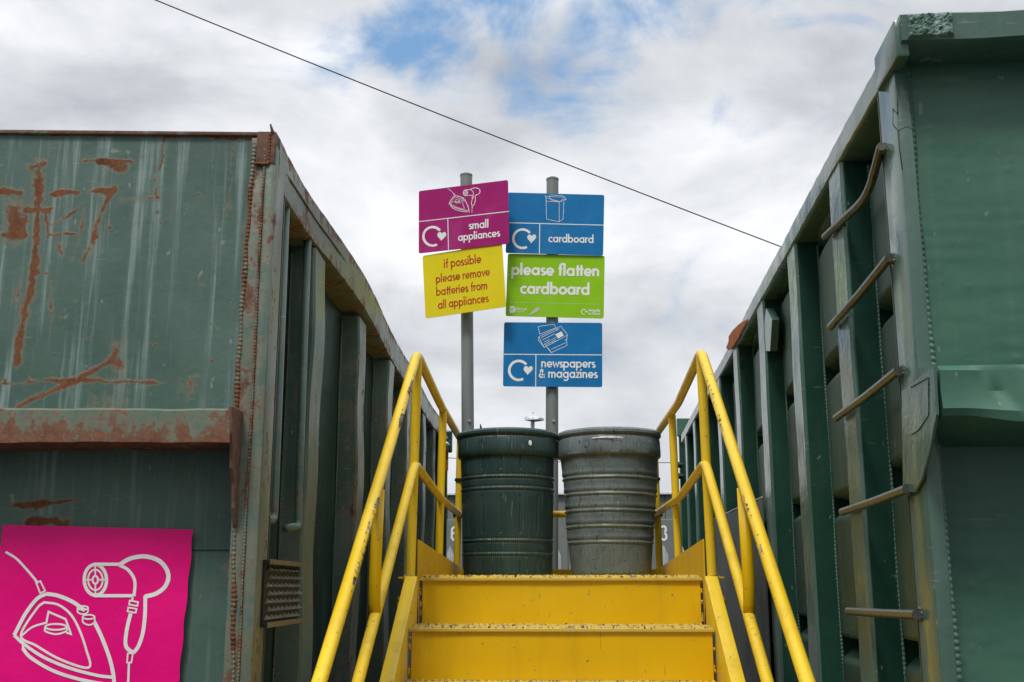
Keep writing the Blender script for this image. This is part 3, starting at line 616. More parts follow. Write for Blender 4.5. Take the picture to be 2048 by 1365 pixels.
for sx in (-1, 1):
    # stringer: channel with its top flange facing up the slope
    sl_ = RI/GO; yb = YP-1.50/sl_
    xi, xo = sx*(HW-.008), sx*(HW+.040)
    def sp(x, y, dz): return (x, y, ZP+.004+(y-YP)*sl_+dz)
    b = B(); b.hexa([sp(xi,yb,-.20), sp(xo,yb,-.20), sp(xo,YP+.002,-.20), sp(xi,YP+.002,-.20), sp(xi,yb,.035), sp(xo,yb,.035), sp(xo,YP-.055,.035), sp(xi,YP-.055,.035)], .005)
    b.link('stringer', M['yrail'], YS, smooth='auto')
    b = B(); b.box((min(xi,xo), YP-.053, ZP-.19), (max(xi,xo), YE, ZP-.005), .004); b.link('side_channel', M['yellow'], YS)
    b = B(); x0_, x1_ = sorted((sx*HW, sx*(HW+.006))); b.hexa([(x0_,YP+.03,ZP-.003),(x1_,YP+.03,ZP-.003),(x1_,YE-.02,ZP-.003),(x0_,YE-.02,ZP-.003),(x0_,YP+.03,ZP+.142),(x1_,YP+.03,ZP+.142),(x1_,YE-.02,ZP+.066),(x0_,YE-.02,ZP+.066)], .001, .05); b.link('toe_board', M['yellow'], YS)
    # bolt lugs outside the stringer
    b = B(); b.box((min(xo,xo+sx*.03), YP-.02, ZP-.006), (max(xo,xo+sx*.03), YP+.05, ZP+.002), .002); b.box((min(xo,xo+sx*.028), YP-.05, ZP-.16), (max(xo,xo+sx*.028), YP+.02, ZP-.085), .004)
    b.tube([(xo+sx*.013, YP-.05, ZP-.082), (xo+sx*.013, YP-.05, ZP-.070)], .014, 12); b.link('side_lug', M['yellow'], YS)
    # handrail tubes
    X = sx*.553; Xl = sx*.578; XE = X if sx < 0 else X*.952
    def wearline(t, d, sx=sx):
        fc = -d[1]*.6-sx*d[0]*.75
        if t < .62: k = math.exp(-((fc-.86-.1*math.sin(t*35))/.07)**2)*(.9 if sx < 0 else .6)*(.45+.55*math.sin(t*61+2*sx)**2)
        else: k = 0
        return max(k, .55*math.exp(-((t-.655)/.02)**2)*max(0, d[2]))
    top = fillet([(sx*.605, 2.05, .757), (Xl, 2.767, 1.283), (X, YP-.02, 2.392), (X, 5.15, 2.335), (XE, 6.20, 2.312)], .07, 10)
    b = B(); b.tube(lerp_path(top, .006), .0188, 32, wear=wearline); HR = b.link('handrail', M['yrail'], YS, smooth=True)
    mid = fillet([(sx*.60, 2.3, .51), (Xl, 3.29, 1.238), (X, YP-.02, 1.962), (X, 5.2, 1.905), (XE, 6.20, 1.893)], .06, 10)
    def w2(t, d, sx=sx): return .42*math.exp(-((t-.33)/.02)**2)*max(0, d[2])+.3*(t > .5)*max(0,-d[2])
    b = B(); b.tube(lerp_path(mid, .01), .0178, 28, wear=w2); b.link('mid_rail', M['yrail'], YS, smooth=True)
    def kink(t, d, r_): return r_*(1-.22*math.exp(-((t-.48)/.012)**2)*max(0, -d[1])) if sx > 0 else r_
    for j, (yy, zt, dk) in enumerate(((YP, 2.372, None), (5.27 if sx < 0 else 5.45, 2.325, kink), (6.20, 2.31, None))):
        lean = sx*.012; X_ = XE if j == 2 else X
        b = B(); b.tube(lerp_path([(X_+lean, yy, ZP-.002), (X_, yy, zt)], .012), .0185, 28, dent=dk)
        bead(b, (X_+lean-.022, yy-.018, ZP+.002), (X_+lean+.022, yy-.018, ZP+.002), .006, .01, 6, 0, .6)
        b.link('post', M['yrail'], HR, smooth='auto')
    # short brace from the top rail down to the mid rail
    b = B(); b.tube(fillet([(sx*.566, 3.50, 1.80), (sx*.572, 3.50, 1.50), (sx*.574, 3.53, 1.425)], .05, 6), .0185, 24); b.link('rail_brace', M['yellow'], YS, smooth=True)
    # clamp where the mid rail meets the last post
    b = B(); b.tube([(XE-.035*sx, 6.18, 1.893), (XE+.03*sx, 6.20, 1.893)], .016, 12); b.link('clamp', M['black'], YS, smooth='auto'); b = B(); b.tube([(XE, 6.20, 2.075), (XE, 6.20, 2.09)], .028, 16); b.link('clamp', M['black'], YS, smooth='auto')
b = B(); b.tube([(-.553,6.20,1.893),(.526,6.20,1.893)], .018, 20); b.link('end_rail', M['yrail'], YS, smooth=True)
b = B(); b.box((-.55,6.225,ZP-.003), (.55,6.233,ZP+.06), .001); b.link('toe_board', M['yellow'], YS)
for sx in (-1,1):
    for yy in (4.5, 6.15): b = B(); b.box((sx*.56-.04, yy-.04, .012), (sx*.56+.04, yy+.04, ZP-.192), .004); b.box((sx*.56-.09, yy-.08, 0), (sx*.56+.09, yy+.08, .011), .002); b.link('support_leg', M['yellow'], YS)

# ================================================================ BARRELS
def barrel(cx, cy, rim_r, body, bands, mat, label, staves, clips, dents=0, lid=False, tilt=0):
    t = thing('barrel', label, 'barrel', (cx, cy, ZP+.011), 'plastic barrels on the yellow platform')
    z0 = ZP+.011; H = 2.298-z0; rt, rb_ = body; zb = 2.150-z0
    R_ = lambda z_: rb_+(rt-rb_)*(z_/zb)
    prof = [(.02, .004), (rb_-.03, .0), (rb_-.008, .004), (rb_, .018)]
    zs_ = np.arange(.022, zb, .0035)
    for z_ in zs_:
        r_ = R_(z_)
        for zc, kind in bands:
            d = z_-(zc-z0)
            if kind == 'band': r_ += .0035*math.exp(-(d/.005)**2)-.0025*math.exp(-((d-.011)/.004)**2)-.0025*math.exp(-((d+.011)/.004)**2)
            else: r_ += .0055*math.exp(-((d)/.0045)**2)-.0025*math.exp(-((d+.009)/.004)**2)+.003*math.exp(-((d-.026)/.010)**2)-.002*math.exp(-((d-.012)/.004)**2)
        prof.append((r_, z_))
    prof += [(rt+.001, zb), (rim_r-.006, zb+.001), (rim_r, zb+.008), (rim_r+.001, zb+.030), (rim_r-.001, zb+.088), (rim_r-.004, zb+.094), (rim_r-.007, zb+.098), (rim_r-.001, zb+.103), (rim_r+.006, zb+.112), (rim_r+.005, zb+.124), (rim_r-.003, zb+.132), (rim_r-.013, zb+.136), (rim_r-.02, zb+.128)]
    prof += [(rim_r-.024, zb+.02), (rt-.012, zb-.02), (rb_-.012, .02), (.02, .018)]
    nst = 15
    def fn(r_, z_, th):
        if staves and .02 < z_ < zb-.002 and r_ > .1:
            inband = any(abs(z_-(zc-z0)) < .035 for zc, _ in bands)
            k = (th*nst/(2*math.pi)) % 1.0; g_ = math.exp(-(min(k, 1-k)/.04)**2)
            r_ += (-.0042*g_ if not inband else 0)+.0012*math.cos(th*3+z_*5)
        if dents: r_ += dents*(.004*math.sin(th*2+z_*3)+.0022*math.sin(th*5-z_*11)+.0015*math.sin(th*9+z_*17)) * (1 if r_ > .1 else 0)
        return r_
    b = B(); b.lathe((cx, cy, z0), prof, 360, fn); b.link('body', mat, t, smooth='auto')
    for ang, wht in clips:
        a_ = math.radians(ang); nx, ny = math.cos(a_), math.sin(a_); tx, ty = -ny, nx
        def disc(r0, off, mm, nm, tck=.004):
            ps = [(cx+nx*(rim_r+off)+tx*r0[0]*math.cos(q), cy+ny*(rim_r+off)+ty*r0[0]*math.cos(q), z0+zb+.058+r0[1]*math.sin(q)) for q in np.linspace(0, 2*math.pi, 25)[:-1]]
            b = B(); b.prism(ps, V(nx,ny,0)*tck, .001); b.link(nm, mm, t, smooth='auto')
        disc((.018,.024), -.003, mat, 'rim_boss')
        if wht: disc((.009,.014), .001, M['white'], 'peg_hole')
    return t, (cx, cy, z0, zb, H)
b1, g1 = barrel(-.268, 5.81, .259, (.243,.226), [(2.043,'band'),(1.985,'band'),(1.728,'band'),(1.662,'band')], M['butt_green'], 'dark green plastic barrel moulded like wooden staves, standing left on the platform', True, [(-62, True), (-118, False)])
b2, g2 = barrel(.258, 5.81, .264, (.247,.200), [(2.040,'rib'),(1.958,'rib'),(1.876,'rib'),(1.797,'rib'),(1.720,'rib')], M['butt_grey'], 'scuffed grey plastic barrel with raised rings and tapering foot, standing right on the platform', False, [(-118, False)], 1.0)
cx, cy, z0, zb, H = g2
b = B()
for a0, a1, zc, hh in ((-112,-76,.078,.0042), (-44,-30,.068,.004)):
    v = []; n = 40
    for i in range(n+1):
        k = i/n; a_ = math.radians(a0+(a1-a0)*k); e = hh*(math.sin(math.pi*k)**.6)*(1+.25*math.sin(k*23))
        for s_ in (-1, 1): v.append((cx+(.2665)*math.cos(a_), cy+(.2665)*math.sin(a_), z0+zb+zc+.004*math.sin(k*3)+e*s_))
    b.add(v, [(2*i,2*i+1,2*i+3,2*i+2) for i in range(n)])
b.link('sky_slit', M['white'], b2)  # white ribbons painted for bright sky showing through slits in the rim
b = B(); b.tube([(-.43,5.99,2.27),(-.432,5.99,2.315),(-.422,5.99,2.345),(-.426,5.99,2.365)], [.004,.004,.006,.002], 8); b.tube([(-.430,5.99,2.31),(-.440,5.99,2.335)], .003, 6); o = b.link('twig', M['black'], None, loc=(-.43,5.99,2.27), smooth=True)
tag(o, 'small dark twig sticking up behind the rim of the dark green barrel', 'twig')

# ================================================================ SIGN POSTS
def post(px0, y0, px1, label):
    top = hY(px0, y0, 6.62); low = hY(px1, 850, 6.62); d = low-top; bot = top+d*(top[2]/(top[2]-low[2]))
    t = thing('sign_post', label, 'post', (bot[0], bot[1], 0), 'grey sign posts behind the barrels')
    b = B(); b.tube(lerp_path([bot, top], .1), .0375, 32); b.link('pole', M['galv'], t, smooth='auto')
    b = B(); b.tube([top-V(0,0,.004), top+V(0,0,.006)], .0395, 32); b.tube([top+V(0,0,.006), top+V(0,0,.018)], [.034,.018], 32); b.link('cap', M['galv'], t, smooth='auto')
    b = B(); q = hY(px1+3, 842, 6.58); b.tube([q+V(0,.01,0), q-V(0,.006,0)], .008, 12); b.link('rivet', M['metal'], t, smooth='auto')
    return t
post(932.5, 352, 935.5, 'grey steel post carrying the magenta and yellow signs'); post(1105, 360, 1104, 'grey steel post carrying the two blue signs and the lime green sign')

# ---------------------------------------------------------------- lettering: round geometric sans drawn as strokes
def arc(cx, cy, rx, ry, a0, a1, n=20): return [(cx+rx*math.cos(math.radians(a0+(a1-a0)*i/n)), cy+ry*math.sin(math.radians(a0+(a1-a0)*i/n))) for i in range(n+1)]
RO = arc(.5,.5,.385,.40,0,360,28)
GL = {
 'a': ([RO, [(.88,0),(.88,1)]], 1.14), 'b': ([RO, [(.12,0),(.12,1.6)]], 1.10), 'c': ([arc(.5,.5,.385,.40,48,312)], .88), 'd': ([RO, [(.88,0),(.88,1.6)]], 1.14),
 'e': ([arc(.5,.5,.385,.40,0,318), [(.14,.47),(.98,.47)]], 1.06), 'f': ([[(.27,0),(.27,1.18)]+arc(.58,1.18,.31,.33,180,95,8), [(.04,.90),(.58,.90)]], .62),
 'g': ([RO, [(.88,1),(.88,-.08)]+arc(.50,-.08,.38,.34,0,-150,12)], 1.14), 'i': ([[(.13,0),(.13,1)], [(.13,1.22),(.13,1.47)]], .40), 'l': ([[(.13,0),(.13,1.6)]], .40),
 'm': ([[(.13,0),(.13,1)], [(.13,.5)]+arc(.40,.60,.27,.29,180,0,12)+[(.67,0)], [(.67,.5)]+arc(.94,.60,.27,.29,180,0,12)+[(1.21,0)]], 1.46),
 'n': ([[(.13,0),(.13,1)], [(.13,.5)]+arc(.43,.58,.30,.31,180,0,12)+[(.73,0)]], .98), 'o': ([RO], 1.06), 'p': ([RO, [(.12,-.5),(.12,1)]], 1.10),
 'r': ([[(.13,0),(.13,1)], arc(.42,.56,.29,.31,175,60,8)], .60), 's': ([arc(.34,.70,.21,.19,35,250,12)+arc(.34,.28,.23,.19,80,-150,12)], .70),
 't': ([[(.27,0),(.27,1.4)], [(.04,.90),(.52,.90)]], .58), 'u': ([[(.13,1),(.13,.42)]+arc(.42,.42,.29,.32,180,360,12)+[(.71,1)], [(.71,0),(.71,.5)]], .90),
 'v': ([[(.06,1),(.40,.08),(.74,1)]], .80), 'w': ([[(.05,1),(.33,.1),(.58,.82),(.83,.1),(1.11,1)]], 1.18), 'y': ([[(.06,1),(.42,.12)], [(.76,1),(.22,-.48)]], .82),
 'z': ([[(.06,.9),(.60,.9),(.08,.1),(.66,.1)]], .74), 'D': ([[(.13,0),(.13,1.42)], [(.13,1.32),(.45,1.32)]+arc(.45,.71,.48,.61,90,-90,14)+[(.13,.10)]], 1.08), 'C': ([arc(.62,.71,.50,.61,50,310)], 1.1),
 '&': ([[(1.02,.0),(.62,.48),(.34,.92),(.33,1.2),(.52,1.36),(.71,1.2),(.67,.98),(.40,.74),(.16,.50),(.14,.22),(.38,.04),(.66,.12),(.86,.36),(.94,.62)]], 1.2),
 ' ': ([], .46), '3': ([arc(.42,1.06,.27,.27,150,-70,12), arc(.42,.40,.31,.32,80,-150,14)], .9), '6': ([arc(.45,.42,.30,.34,0,360,20), [(.15,.45),(.16,.9)]+arc(.46,.98,.29,.33,180,40,8)], .9),
}
LIG = {'tt': ([[(.27,0),(.27,1.4)], [(.74,0),(.74,1.4)], [(.04,.90),(1.0,.90)]], 1.06), 'fl': ([[(.27,0),(.27,1.22)]+arc(.53,1.22,.26,.30,180,92,8)+[(.78,1.5)], [(.04,.90),(.52,.90)], [(.80,0),(.80,1.6)]], 1.08)}
def text_strokes(s_, track=0.0):
    out = []; x = 0; i = 0
    while i < len(s_):
        two = s_[i:i+2]
        if two in LIG: g_, adv = LIG[two]; i += 2
        else: g_, adv = GL[s_[i]]; i += 1
        out += [[(x+a_, b_) for a_, b_ in st] for st in g_]; x += adv+track
    return out, x
class Panel:
    """flat board; content given in photo pixels is carried onto the board's own plane"""
    def __init__(s, TL, TR, BL, BR, Yl, Yr):
        tl, tr, bl, br = hY(*TL,Yl), hY(*TR,Yr), hY(*BL,Yl), hY(*BR,Yr)
        c = (tl+tr+bl+br)/4; u = (tr-tl+br-bl)/2; v = (tl-bl+tr-br)/2; s.w = np.linalg.norm(u); s.h = np.linalg.norm(v)
        s.u = u/s.w; s.v = v-np.dot(v, s.u)*s.u; s.v /= np.linalg.norm(s.v); s.n = np.cross(s.u, s.v); s.c = c; s.k = 0
        if s.n[1] > 0: s.n = -s.n
    def pt(s, a, b, d): return s.c+s.u*a+s.v*b+s.n*d
    def loc(s, px, py): p = hP(px, py, s.c, s.n)-s.c; return float(np.dot(p, s.u)), float(np.dot(p, s.v))
    def board(s, name, mat, parent, th=.003, rad=.012):
        a, b_ = s.w/2, s.h/2; poly = []
        for cx, cy, a0 in ((a-rad,b_-rad,0),(-a+rad,b_-rad,90),(-a+rad,-b_+rad,180),(a-rad,-b_+rad,270)):
            for i in range(7): q = math.radians(a0+15*i); poly.append(s.pt(cx+rad*math.cos(q), cy+rad*math.sin(q), 0))
        b = B(); b.prism(poly, -s.n*th, .0004); return b.link(name, mat, parent)
    def stroke(s, B_, pts, w, closed=False, caps=True):
        """pts in board metres; ribbon with mitred joints"""
        P = [np.array(p, float) for p in pts]; Q = [P[0]]
        for p in P[1:]:
            if np.linalg.norm(p-Q[-1]) > 1e-6: Q.append(p)
        P = Q; n = len(P)
        if np.linalg.norm(P[0]-P[-1]) < 1e-5 and n > 3: closed = True; P = P[:-1]; n -= 1
        s.k = (s.k+1) % 9; d = .0006+.00012*s.k; v = []
        for i in range(n):
            a = P[i]-P[i-1] if (i > 0 or closed) else P[1]-P[0]; c = P[(i+1)%n]-P[i] if (i < n-1 or closed) else P[i]-P[i-1]
            a = a/np.linalg.norm(a); c = c/np.linalg.norm(c); t_ = a+c; l = np.linalg.norm(t_); t_ = t_/l if l > .2 else a
            nn = np.array([-t_[1], t_[0]]); m_ = min(1.7, 1/max(.3, float(np.dot(nn, np.array([-a[1], a[0]])))))
            for sg in (-1, 1): q = P[i]+nn*sg*w/2*m_; v.append(s.pt(q[0], q[1], d))
        m_ = n if closed else n-1
        B_.add(v, [(2*i, 2*i+1, 2*((i+1)%n)+1, 2*((i+1)%n)) for i in range(m_)])
    def poly(s, B_, pts, extra=0):
        s.k = (s.k+1) % 9; d = .0006+.00012*s.k+extra; v = [s.pt(a, b, d) for a, b in pts]; c = np.mean(np.array(v), axis=0)
        n = len(v); B_.add(v+[c], [(i, (i+1)%n, n) for i in range(n)])
    def text(s, B_, txt, p0, p1, w=.25, track=.0, xh=None, ysc=1.0, dx=(0,0)):
        """baseline from pixel p0 to pixel p1"""
        st, W_ = text_strokes(txt, track); a = np.array(s.loc(*p0)); b = np.array(s.loc(*p1)); e = (b-a)/W_; L = np.linalg.norm(e)
        up = np.array([-e[1], e[0]])*(ysc if xh is None else xh/L)
        for g_ in st: s.stroke(B_, [a+e*x_+up*y_ for x_, y_ in g_], w*L)
def recycle(pn, B_, cx, cy, r, wpx, mpp):
    """open ring ending in a heart, all in photo pixels"""
    ring = [pn.loc(cx+r*math.cos(q), cy-r*math.sin(q)) for q in np.radians(np.linspace(-62, -322, 40))]
    pn.stroke(B_, ring, wpx*mpp)
    hx, hy, hs = cx+r*.98, cy-r*.10, r*.46
    H_ = []
    for q in np.linspace(0, 2*math.pi, 40)[:-1]:
        x_ = 16*math.sin(q)**3/16; y_ = (13*math.cos(q)-5*math.cos(2*q)-2*math.cos(3*q)-math.cos(4*q))/15
        H_.append(pn.loc(hx+hs*x_*1.05+hs*.1*y_, hy-hs*y_*1.1+hs*.1))
    pn.poly(B_, H_)
C5 = lambda x, y: (800+x/2.905, 330+y/2.905)
C2 = lambda x, y: (x/2.053, 700+y/2.053)
# appliance drawing, in the big poster's own pixel units
def ell(cx, cy, rx, ry, a0=0, a1=360, n=28): return [(cx+rx*math.cos(math.radians(a0+(a1-a0)*i/n)), cy+ry*math.sin(math.radians(a0+(a1-a0)*i/n))) for i in range(n+1)]
def smooth(pts, k=6):
    P = [np.array(p, float) for p in pts]; P = [2*P[0]-P[1]]+P+[2*P[-1]-P[-2]]; out = []
    for i in range(1, len(P)-2):
        for j in range(k):
            t = j/k; out.append(tuple(.5*((2*P[i])+(-P[i-1]+P[i+1])*t+(2*P[i-1]-5*P[i]+4*P[i+1]-P[i+2])*t*t+(-P[i-1]+3*P[i]-3*P[i+1]+P[i+2])*t**3)))
    return out+[tuple(P[-2])]
APPL = [(smooth([(25,830),(70,858),(110,900),(140,935),(158,960)]), 9), ([(150,955),(168,950),(187,990),(167,1000),(150,955)], 6),
 (smooth([(192,1002),(240,1010),(300,1035),(350,1070)]), 15), (smooth([(390,1118),(420,1180),(450,1260),(466,1330),(470,1385)]), 15),
 (smooth([(192,1002),(152,1024),(105,1085),(60,1172)]), 15), (smooth([(60,1172),(100,1208),(180,1262),(290,1308),(400,1337),(466,1345)]), 12), (smooth([(95,1225),(130,1265),(220,1318),(330,1354),(440,1375)]), 13), ([(97,1205),(97,1230)], 9),
 (smooth([(182,1037),(150,1065),(87,1173),(150,1215),(250,1272),(365,1305),(355,1230),(325,1145),(290,1085),(240,1047),(182,1037)]), 9),
 ([(190,1125),(200,1076),(270,1106),(293,1168),(272,1160)], 8), (smooth([(92,1172),(135,1138),(190,1121)]), 8), (ell(230,1138,44,12), 7), (smooth([(186,1140),(188,1156),(230,1168),(272,1156),(274,1140)]), 7),
 (ell(342,1060,22,8), 6), (smooth([(320,1062),(322,1078),(342,1086),(362,1078),(364,1062)]), 6), (ell(366,1097,25,9), 6), (smooth([(341,1100),(344,1120),(368,1130),(390,1120),(391,1100)]), 6),
 (ell(395,945,46,63), 13), (ell(395,945,30,42), 7), (ell(395,945,11,16), 8), ([(395,888),(395,930)], 6), ([(395,960),(395,1005)], 6), ([(350,945),(384,945)], 6), ([(406,945),(440,945)], 6),
 ([(390,881),(497,881)], 13), ([(390,1010),(550,1010)], 13), (smooth([(490,883),(530,905),(556,950),(553,1012)]), 12),
 (smooth([(497,881),(540,857),(600,849),(660,870),(692,920),(682,968),(645,1000),(597,1014)]), 17), (smooth([(599,1010),(598,1090),(590,1160),(572,1215),(550,1245)]), 15),
 ([(548,1012),(545,1030)], 9), ([(536,1030),(570,1036),(567,1052),(533,1046),(536,1030)], 6), ([(530,1058),(564,1064),(560,1080),(527,1074),(530,1058)], 6), (smooth([(540,1082),(524,1150),(520,1215),(550,1245)]), 15),
 ([(528,1246),(549,1246),(542,1284),(524,1284),(528,1246)], 6), ([(532,1284),(526,1400)], 9)]

def sign(name, label, corners, Ys, mat, build, ink='white', group='recycling signs on the grey posts', clamps=True, pole_px=None):
    pn = Panel(*corners, *Ys); t = thing(name, label, 'sign', tuple(pn.c), group)
    pn.board('board', mat, t); build(pn, t)
    if pole_px:
        a = float(np.dot(hY(pole_px, (corners[0][1]+corners[2][1])/2, Ys[0])-pn.c, pn.u))
        for dv in (.28, -.28):
            q = [(a-.05, dv*pn.h-.012), (a+.05, dv*pn.h-.012), (a+.05, dv*pn.h+.012), (a-.05, dv*pn.h+.012)]
            b = B(); b.prism([pn.pt(x_, y_, -.0045) for x_, y_ in q], -pn.n*.014, .001); b.link('clamp', M['metal'], t)
    return pn, t
MPP = 6.45/F*1.03
def two_box(pn, t, divy, vx, rc, texts, icon, ysc=1.08, iconw=.0026, tops=None):
    b = B(); pn.stroke(b, [pn.loc(*divy[0]), pn.loc(*divy[1])], .0052); pn.stroke(b, [pn.loc(*vx[0]), pn.loc(*vx[1])], .0052); b.link('divider_line', M['white'], t)
    b = B(); recycle(pn, b, *rc, 5.2, MPP); b.link('recycling_symbol', M['white'], t)
    for tx, p0, p1 in texts: b = B(); pn.text(b, tx, p0, p1, .25, 0, ysc=ysc); b.link('lettering', M['white'], t)
    b = B()
    for pts, wd in icon: pn.stroke(b, [pn.loc(*q) for q in pts], wd)
    b.link('pictogram', M['white'], t)
def purple(pn, t):
    tr = lambda x, y: C5(285+(x-60)*.285, 182+(y-1000)*.262-(x-60)*.015)
    ic = [([tr(*q) for q in pts], max(.0022, wd*.285/2.905*MPP*.9)) for pts, wd in APPL]
    two_box(pn, t, (C5(106,331), C5(633,271)), (C5(278,314), C5(282,495)), (*C5(190,416), 18.5), [('small', C5(400,376), C5(518,364)), ('appliances', C5(338,444), C5(583,416))], ic)
sign('sign', 'tilted magenta sign reading small appliances with iron and hairdryer drawing', ((836,383),(1016,360),(839,507),(1018,488)), (6.57,6.42), M['purple'], purple, pole_px=932)
def yellow_s(pn, t):
    b = B()
    for tx, p0, p1 in (('if possible', C5(255,601), C5(475,569)), ('please remove', C5(209,687), C5(525,643)), ('batteries from', C5(211,762), C5(511,722)), ('all appliances', C5(222,838), C5(517,796))): b = B(); pn.text(b, tx, p0, p1, .225, 0, ysc=1.22); b.link('lettering', M['redink'], t)
sign('sign', 'tilted yellow sign with red words about removing batteries from all appliances', ((846,512),(1007,486),(850,638),(1009,614)), (6.575,6.435), M['yel'], yellow_s, pole_px=933)
def cardboard(pn, t):
    ic = [[(848,190),(852,316),(925,332),(947,316),(952,214)], [(848,190),(848,212),(925,216),(925,332)], [(843,181),(866,186),(955,188),(966,203),(930,215),(848,192),(843,181)], [(868,190),(872,176),(940,180),(956,187)], [(866,186),(880,208),(930,215)], [(930,215),(945,200),(966,203)]]
    ic = [([C5(*q) for q in p], .0025) for p in ic]
    two_box(pn, t, (C5(636,337), C5(1184,351)), (C5(812,343), C5(810,517)), (*C5(712,430), 18.5), [('cardboard', C5(862,450), C5(1128,455))], ic)
sign('sign', 'blue sign reading cardboard with a box drawing, highest on the right post', ((1014,385.5),(1208,390),(1013,506),(1207,512)), (6.55,6.56), M['blue'], cardboard, pole_px=1105)
def flatten(pn, t):
    b = B(); pn.text(b, 'please flatten', C5(648,640), C5(1162,649), .29, 0, ysc=1.02); b.link('lettering', M['white'], t); b = B(); pn.text(b, 'cardboard', C5(698,750), C5(1106,757), .29, 0, ysc=1.02)
    b.link('lettering', M['white'], t)
    b = B(); pn.text(b, 'Dorset', C5(680,846), C5(738,848), .17, 0, ysc=1.15); pn.text(b, 'Council', C5(680,857), C5(720,858), .16, 0, ysc=1.0); pn.text(b, 'recycle', C5(1094,853), C5(1163,856), .25, 0, ysc=1.05); pn.text(b, 'for Dorset', C5(1094,871), C5(1163,873), .24, 0, ysc=1.2)
    pn.stroke(b, [pn.loc(*C5(632,799)), pn.loc(*C5(1163,811))], .0009); b.link('small_print', M['white'], t)
    b = B(); recycle(pn, b, *C5(1068,855), 4.8, 1.6, MPP); b.link('recycling_symbol', M['white'], t)
    b = B(); pn.poly(b, [pn.loc(*C5(*q)) for q in smooth([(638,822),(660,822),(674,834),(676,845),(660,860),(638,861),(638,822)])]); b.link('crest', M['white'], t)
    b = B(); pn.stroke(b, [pn.loc(*C5(*q)) for q in smooth([(640,838),(655,836),(674,826)])], .0025); pn.stroke(b, [pn.loc(*C5(*q)) for q in smooth([(650,862),(655,848),(676,842)])], .002); o = b.link('crest_wave', M['lime'], t); o.location = tuple(pn.n*.0014)
    b = B(); pn.poly(b, [pn.loc(*C5(*q)) for q in ((748,877),(772,868),(800,850),(812,838),(808,828),(790,830),(778,842),(762,858))]); b.link('scrape_mark', M['alu'], t)
sign('sign', 'lime green sign reading please flatten cardboard, middle of the right post', ((1015,507),(1209,512.5),(1012,633),(1208,637)), (6.565,6.57), M['lime'], flatten, pole_px=1105)
def news(pn, t):
    ic = [[(803,940),(895,927),(915,965)], [(803,940),(812,985)], [(806,1000),(935,938),(974,990),(838,1062),(806,1000)], [(806,1000),(804,1020),(838,1062)], [(812,985),(900,950)], [(838,1040),(878,1092),(970,1050),(968,1010)], [(862,1066),(878,1090)], [(820,1005),(925,952)], [(828,1018),(900,982)], [(838,1030),(870,1014)], [(842,1040),(874,1024)], [(846,1048),(878,1032)], [(878,1018),(905,1004)], [(880,1028),(908,1014)], [(882,1036),(905,1024)], [(972,988),(970,1012),(958,1022)], [(880,1072),(962,1034)]]
    two_box(pn, t, (C5(604,1101), C5(1173,1105)), (C5(790,1104), C5(788,1288)), (*C5(690,1195), 19), [('newspapers', C5(820,1177), C5(1137,1180)), ('& magazines', C5(806,1237), C5(1150,1240))], [([C5(*q) for q in p], .0026) for p in ic])
    b = B(); pn.poly(b, [pn.loc(*C5(*q)) for q in ((902,986),(938,968),(952,992),(918,1010))]); b.link('photo_block', M['white'], t)
sign('sign', 'blue sign reading newspapers & magazines, lowest on the right post', ((1008,645),(1205,646),(1006,773),(1204,775)), (6.56,6.56), M['blue'], news, pole_px=1105)

# ---------------------------------------------------------------- pink poster on the rusty skip
PQ = .066
class Flat(Panel):
    def __init__(s, fr, q, c_tz, w_, h_):
        s.c = fr.O+(q-fr.skew*c_tz[0])*fr.e1+c_tz[0]*fr.e2; s.c[2] = c_tz[1]; s.u = -(fr.e2-fr.skew*fr.e1); s.u /= np.linalg.norm(s.u); s.v = V(0,0,1); s.n = -(fr.e1+fr.skew*fr.e2); s.n /= np.linalg.norm(s.n); s.w = w_; s.h = h_; s.k = 0
pp = Flat(FL, PQ, (.43, 1.40), .5, .5)
PT = thing('poster', 'bright pink poster with white iron and hairdryer drawing on the rusty skip', 'poster', tuple(pp.c))
quad = [pp.loc(5,1050), pp.loc(387,1060), None, None]; tr_ = quad[1]; tl_ = quad[0]
pbr = pp.loc(358,1365); dsl = ((pbr[0]-tr_[0])/(pbr[1]-tr_[1])); pl2 = pp.loc(0,1130); dsl2 = (pl2[0]-tl_[0])/(pl2[1]-tl_[1])*.5
hgt = .50
def pw(u, v):
    top = np.array(tl_)*(1-u)+np.array(tr_)*u; xl = tl_[0]-dsl2*hgt*v; xr = tr_[0]-dsl*hgt*v
    x_ = xl+(xr-xl)*u; y_ = top[1]-hgt*v
    if u > .985: x_ -= .0015*math.sin(v*30)
    return x_, y_
def pwave(x_, y_): return .0022*math.sin(x_*14+y_*9)+.0012*math.sin(x_*5-y_*23)+.0015*math.sin(y_*12)
us = np.linspace(0,1,70); vs = np.linspace(0,1,70)
grid_sheet('sheet', lambda u, v_: pp.pt(*pw(u, v_), .003+pwave(*pw(u, v_))), us, vs, M['pink'], PT)
b = B()
def dens(pts, st=.006):
    out = [np.array(pts[0], float)]
    for a, c in zip(pts, pts[1:]):
        a, c = np.array(a), np.array(c); n = max(1, int(np.linalg.norm(c-a)/st)); out += [a+(c-a)*i/n for i in range(1, n+1)]
    return out
_pt = pp.pt; pp.pt = lambda a, b_, d: _pt(a, b_, d+.003+pwave(a, b_))
for pts, wd in APPL: pp.stroke(b, dens([pp.loc(*C2(*q)) for q in pts]), wd/2.053/755)
b.link('pictogram', M['white'], PT)

